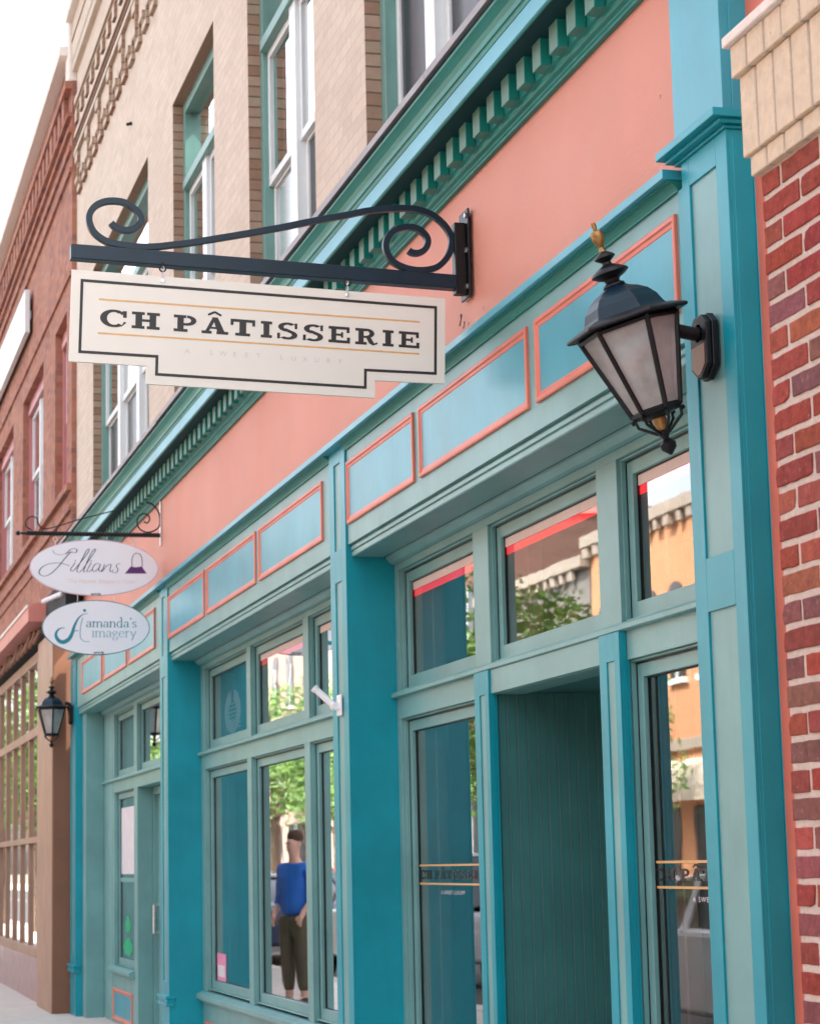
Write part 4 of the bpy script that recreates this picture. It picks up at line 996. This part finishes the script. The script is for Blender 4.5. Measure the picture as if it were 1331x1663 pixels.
# ================================================================== ACROSS THE STREET (seen in the glass)
def arch(name, label, x0, x1, h, mat, groups):
    o = thing(name, label, 'building', ((x0+x1)/2, -19, GZ))
    m = MB().box(x0, x1, -28, -19.0, GZ, h); w = m.build('wall', mat, o)
    cn = MB().box(x0-.1, x1+.1, -28.1, -18.7, h, h+.35).box(x0, x1, -18.999, -18.85, 4.3, 4.6)
    for i in range(int((x1-x0)/.8)): cn.box(x0+i*.8, x0+i*.8+.35, -18.9, -18.75, h-.3, h-.001)
    cn.build('cornice', 'stonetrim', w, .02)
    for (za, zb, nw, ww, arched) in groups:
        for i in range(nw):
            cx = x0+(x1-x0)*(i+.5)/nw
            f = MB(); n = 10
            top = [(cx+ww/2*math.cos(math.pi*k/n), zb+(ww/2 if arched else .01)*math.sin(math.pi*k/n)) for k in range(n+1)]
            f.prof_y([(cx-ww/2, za), (cx+ww/2, za)]+top, -18.999, -18.93)
            wn = f.build('window', 'carglass', o)
            MB().box(cx-ww/2-.1, cx+ww/2+.1, -18.998, -18.86, za-.15, za).box(cx-.04, cx+.04, -18.93, -18.90, za, zb).build('window_sill', 'white', wn)
    return o
arch('office_building', 'orange sandstone building with arched windows across the street, mirrored in the right windows', -61, -44, 10.6, 'orangebrick', [(6.2, 8.3, 9, 1.0, True), (.9, 2.8, 5, 2.4, False)])
arch('office_building', 'grey stone building beside the orange one, mirrored in the transom glass', -72, -61.2, 10.1, 'greystone', [(6.2, 8.2, 5, 1.1, False), (.9, 3.6, 4, 2.0, False)])
arch('office_building', 'tall dark brown brick building mirrored behind the tree', -84, -72.2, 13.5, 'darkbrick', [(5.5, 7.5, 5, 1.2, False), (9, 11, 5, 1.2, False), (.9, 3.6, 4, 2.2, False)])
arch('office_building', 'long pale pink building mirrored in the middle windows', -125, -84.2, 13.0, 'pinkstone', [(5.5, 7.6, 12, 1.3, False), (9, 11, 12, 1.3, True), (.9, 3.4, 8, 3.0, False)])
arch('office_building', 'low cream brick building across the street nearest the camera', -43.8, -20, 9.0, 'pinkstone', [(5.4, 7.4, 8, 1.2, False), (.9, 3.4, 6, 2.4, False)])
arch('office_building', 'red brick building across the street behind the camera', -19.8, 14, 10.0, 'redbrick', [(5.4, 7.4, 10, 1.2, False), (.9, 3.4, 7, 2.6, False)])
aw = thing('shop_awning', 'cream domed canvas awning over a door of the orange building', 'awning', (-53, -18.9, 3))
n = 12; pts = []
for i in range(n+1):
    a = R_(90*i/n); pts.append((-18.95-1.3*math.sin(a), 2.9+1.15*math.cos(a)))
am = MB(); P = []
for xx in (-55.6, -49.5):
    P += [(xx, -18.99+1.3*math.sin(R_(90*i/n)), 2.9+1.15*math.cos(R_(90*i/n))) for i in range(n+1)]
am.poly(P, [(i, i+1, n+2+i, n+1+i) for i in range(n)]); am.poly([(-55.6, -18.99, 2.9)]+P[:n+1], [tuple(range(n+2))]); am.poly([(-49.5, -18.99, 2.9)]+P[n+1:], [tuple(range(n+2))])
am.build('canopy', 'awncream', aw)
# trees along the far kerb
def leafmesh(seed, R, H, N=5200):
    random.seed(seed); m = MB(); cl = []
    for i in range(26):
        a = random.uniform(0, 2*math.pi); r = R*math.sqrt(random.random())*.8; cl.append((r*math.cos(a), r*math.sin(a), H*random.uniform(.1, .95), random.uniform(.7, 1.3)))
    for i in range(N):
        cx, cy, cz, cr = random.choice(cl); v = Vector((random.gauss(0, 1), random.gauss(0, 1), random.gauss(0, .7))); v = v.normalized()*cr*random.uniform(.5, 1.05)
        p = Vector((cx, cy, cz))+v; s_ = random.uniform(.06, .13); a = Vector((random.gauss(0, 1), random.gauss(0, 1), random.gauss(0, 1))).normalized(); b = a.orthogonal().normalized()
        m.poly([p-a*s_, p+b*s_*.6, p+a*s_, p-b*s_*.6], [(0, 1, 2, 3)])
    return m
protos = []
def mktree(loc, h, label):
    o = thing('street_tree', label, 'tree', loc, 'street trees along the far kerb')
    t = MB(); t.tube([(0, 0, -.1), (.05, 0, 1.2), (0, .05, 2.6), (.1, 0, 4.0), (.05, .1, 5.5)], .1, 10, rr=[.17, .14, .12, .09, .04])
    for i in range(7):
        a = i*.9; t.tube([(0, 0, 2.2+i*.3), (.8*math.cos(a), .8*math.sin(a), 3.2+i*.35), (1.6*math.cos(a), 1.6*math.sin(a), 3.9+i*.4)], .05, 6, rr=[.07, .045, .02])
    t.build('trunk', 'bark', o, smooth=True, local=True)
    c = leafmesh(5, 2.2, 4.2); c.v = [(a, b, d+2.9) for a, b, d in c.v]; c.build('crown', 'leaf', o, local=True)
    return o
TR = mktree((-55.8, -15.0, GZ), 7, 'round green street tree mirrored in the patisserie transom window')
TR.scale = (1.18, 1.18, 1.18)
labs = ['green street tree on the far kerb before the grey building', 'green street tree on the far kerb before the dark brown building', 'green street tree mirrored in the middle window above the man', 'far green street tree before the pink building',
        'farthest green street tree on the opposite kerb', 'green street tree mirrored in the brown storefront glass', 'smaller green street tree before the orange building', 'green street tree on the far kerb between the orange and grey buildings', 'green tree on the near kerb far down the pavement', 'last green tree on the near kerb past the brown storefront']
for (x, y, rz, s_), lb in zip(((-69, -15.0, 1.1, 1.0), (-78, -15.2, 2.0, 1.1), (-88, -15, 3.0, 1.15), (-99, -15, 4.0, 1.1), (-112, -15.2, 5.0, 1.2), (-126, -15, .5, 1.2), (-50.3, -15, 2.2, .92), (-62.5, -15.1, 1.4, 1.12), (-54, -2.75, .3, .85), (-63, -2.75, 2.6, 1.0)), labs):
    r = TR.copy(); COL.objects.link(r); r.location = (x, y, GZ); r.rotation_euler = (0, 0, rz); r.scale = (s_, s_, s_); r['label'] = lb
    for ch in TR.children:  # trunk and crown
        c = ch.copy(); COL.objects.link(c); c.parent = r
# parked cars
def car(label, x, y, body, rz=0, suv=False):
    o = thing('parked_car', label, 'car', (x, y, -.04), 'cars parked along the kerb', rot=(0, 0, rz))
    h = 1.72 if suv else 1.46; L = 2.3
    side = [(-L, .35), (-L-.02, .6), (-L+.05, .86), (-L+.75, .98), (-L+1.5, 1.02), (L-.7 if suv else L-.55, 1.04), (L-.02, .96), (L, .6), (L-.03, .32)]
    ws = .88
    def hull(prof, w0, w1, zt):
        m = MB(); n = len(prof); P = []
        for s_ in (-1, 1):
            for a, b in prof: w = w0+(w1-w0)*min(1, max(0, (b-.5)/(zt-.5))); P.append((a, s_*w, b))
        m.poly(P, [tuple(range(n)), tuple(range(n, 2*n))[::-1]]+[(i, (i+1) % n, n+(i+1) % n, n+i) for i in range(n)]); return m
    b = hull(side, ws, ws-.06, 1.05).build('body', body, o, .06, local=True, smooth=True, seg=3)
    cab = [(-L+1.15, 1.0), (-L+1.95, h-.04), (-L+2.4, h), (L-1.3 if not suv else L-.45, h-.02), (L-.5 if not suv else L-.12, 1.02)]
    hull(cab, ws-.08, ws-.26, h).build('cabin_glass', 'carglass', o, .03, local=True, smooth=True)
    roof = [(-L+1.93, h-.045), (-L+2.4, h+.012), (L-1.3 if not suv else L-.45, h-.008), (L-1.22 if not suv else L-.42, h-.05)]
    hull(roof, ws-.05, ws-.24, h).build('roof', body, o, .012, local=True, smooth=True)
    pi2 = MB()
    for s_ in (-1, 1):
        for (a, za, c, zc) in ((-L+1.15, 1.0, -L+1.95, h-.03), (.15, 1.0, .15, h-.02), (L-.5 if not suv else L-.14, 1.02, L-1.28 if not suv else L-.45, h-.03)):
            pi2.tube([(a, s_*(ws-.08), za), (c, s_*(ws-.255), zc)], .035, 6)
    pi2.build('pillar_trim', body, o, local=True)
    for xx in (-L+.85, L-.85):
        for s_ in (-1, 1):
            wt = MB().lathe([(.20, -.10), (.31, -.10), (.335, -.06), (.335, .06), (.31, .10), (.20, .10)], (xx, s_*.80, .335), 24, Matrix.Rotation(R_(90), 3, 'X')).build('wheel', 'tyre', o, smooth=True, local=True)
            MB().lathe([(0, -.085), (.2, -.085), (.21, .0), (.2, .085), (0, .085)], (xx, s_*.81, .335), 16, Matrix.Rotation(R_(90), 3, 'X')).build('rim', 'chrome', wt, local=True)
    for s_ in (-1, 1):
        MB().box(-L-.03, -L+.12, s_*.62-.16, s_*.62+.16, .66, .80).build('headlight', 'chrome', o, .03, local=True)
        MB().box(L-.10, L+.015, s_*.66-.12, s_*.66+.12, .72, .90).build('taillight', 'carred', o, .02, local=True)
        MB().box(-L+1.35, -L+1.55, s_*(ws+.02), s_*(ws+.18), 1.0, 1.14).build('mirror', body, o, .02, local=True)
    return o
car('white sedan parked at the near kerb, mirrored in the right window', -17.6, -4.55, 'carwhite')
car('silver SUV parked behind the man, mirrored in the middle window', -29.5, -4.6, 'carsilver', suv=True)
car('dark blue car parked beyond the silver SUV', -37.5, -4.55, 'carblue')
car('silver sedan parked before the brown storefront far down the kerb', -45.5, -4.5, 'carsilver')
car('white van-like car farthest down the near kerb', -54, -4.6, 'carwhite', suv=True)
car('maroon car parked across the street facing away', -72, -12.9, 'carred', rz=math.pi)
car('white SUV parked across the street before the grey building', -62, -12.9, 'carwhite', rz=math.pi, suv=True)
car('dark blue sedan parked across the street near the trees', -84, -12.9, 'carblue', rz=math.pi)

# ================================================================== THE MAN ON THE PAVEMENT
def person():
    o = thing('person', 'man in blue long sleeved shirt and khaki trousers standing on the pavement, seen mirrored', 'person', (-23.3, -1.72, GZ), rot=(0, 0, R_(150)))
    def skin(name, V, E, Rr, mat, sub=2):
        me = bpy.data.meshes.new(name); me.from_pydata(V, E, []); me.materials.append(M[mat])
        ob = bpy.data.objects.new(name, me); COL.objects.link(ob); ob.parent = o
        sk = ob.modifiers.new('skin', 'SKIN'); sk.use_smooth_shade = True
        for i, r in enumerate(Rr): me.skin_vertices[0].data[i].radius = (r if isinstance(r, tuple) else (r, r))
        me.skin_vertices[0].data[0].use_root = True
        s_ = ob.modifiers.new('sub', 'SUBSURF'); s_.levels = sub; s_.render_levels = sub
        ORG[ob.name] = Vector((0, 0, 0)); return ob
    # facing -y locally; pelvis root
    V = [(0, 0, .95), (0, 0, 1.12), (0, .0, 1.30), (0, .01, 1.44), (0, 0, 1.53), (0, -.01, 1.60), (0, -.02, 1.69), (0, -.02, 1.77)]
    E = [(i, i+1) for i in range(7)]
    Rr = [(.12, .085), (.11, .075), (.12, .08), (.10, .06), .052, .065, .088, .06]
    # arms
    def limb(j, pts, rs):
        k = j
        for p, r in zip(pts, rs): V.append(p); Rr.append(r); E.append((k, len(V)-1)); k = len(V)-1
        return k
    for s_ in (-1, 1):
        hand = limb(3, [(s_*.19, .01, 1.43), (s_*.235, .02, 1.28), (s_*.26, .03, 1.14), (s_*.235, -.06, 1.02), (s_*.215, -.12, .93)], [.045, .036, .032, .034, .028])
        for i, (dx, L) in enumerate(((-.024, .075), (-.008, .085), (.008, .08), (.024, .065))):
            limb(hand, [(s_*.215+dx, -.135, .905), (s_*.215+dx, -.145, .88-L*.4), (s_*.212+dx, -.135, .905-L)], [.011, .0095, .008])
        limb(hand, [(s_*.18, -.145, .915), (s_*.172, -.155, .885)], [.012, .009])
    for s_ in (-1, 1):
        ft = limb(0, [(s_*.10, 0, .82), (s_*.11, -.01, .50), (s_*.12, .01, .12), (s_*.125, .0, .06), (s_*.14, -.15, .035)], [.075, .055, .045, .042, (.045, .03)])
    body = skin('body', V, E, Rr, 'skin')
    sh = [(0, 0, .90), (0, 0, 1.12), (0, 0, 1.30), (0, .01, 1.43), (0, 0, 1.49)]; se = [(0, 1), (1, 2), (2, 3), (3, 4)]; sr = [(.20, .15), (.19, .145), (.21, .15), (.17, .115), (.085, .075)]
    for s_ in (-1, 1):
        k = 3
        for p, r in (((s_*.19, .01, 1.43), .078), ((s_*.235, .02, 1.28), .066), ((s_*.262, .03, 1.14), .058), ((s_*.24, -.045, 1.04), .05)):
            sh.append(p); sr.append(r); se.append((k, len(sh)-1)); k = len(sh)-1
    skin('shirt', sh, se, sr, 'shirt')
    tr = [(0, 0, .98), (0, 0, .88)]; te = [(0, 1)]; rr = [(.185, .14), (.175, .14)]
    for s_ in (-1, 1):
        k = 1
        for p, r in (((s_*.10, 0, .80), .112), ((s_*.11, -.01, .50), .085), ((s_*.12, .005, .14), .068)):
            tr.append(p); rr.append(r); te.append((k, len(tr)-1)); k = len(tr)-1
    skin('trousers', tr, te, rr, 'khaki')
    hr = MB(); hr.lathe([(0, .0), (.088, .0), (.094, .04), (.085, .085), (.05, .115), (0, .118)], (0, .018, 1.722), 16); hr.build('hair', 'hair', o, smooth=True, local=True)
    fc = MB(); 
    for s_ in (-1, 1):
        fc.lathe([(0, -.008), (.011, -.004), (.013, 0), (.011, .004), (0, .008)], (s_*.032, -.098, 1.70), 10)
    fc.build('eye', 'ink', o, smooth=True, local=True)
    ns = MB(); ns.lathe([(0, -.025), (.014, -.02), (.010, .005), (.004, .03), (0, .035)], (0, -.105, 1.665), 10)
    for s_ in (-1, 1): ns.lathe([(0, -.03), (.012, -.02), (.015, .01), (0, .03)], (s_*.09, -.01, 1.685), 8)
    ns.build('nose_and_ears', 'skin', o, smooth=True, local=True)
    MB().box(-.022, .022, -.106, -.098, 1.622, 1.628).build('mouth', 'carred', o, local=True)
    for s_ in (-1, 1):
        MB().prof_x([(.05, 0), (.055, .06), (-.02, .095), (-.12, .06), (-.19, .045), (-.20, 0)], s_*.13-.045, s_*.13+.045).build('shoe', 'ink', o, .015, local=True)
person()
print('objects', len(bpy.data.objects))
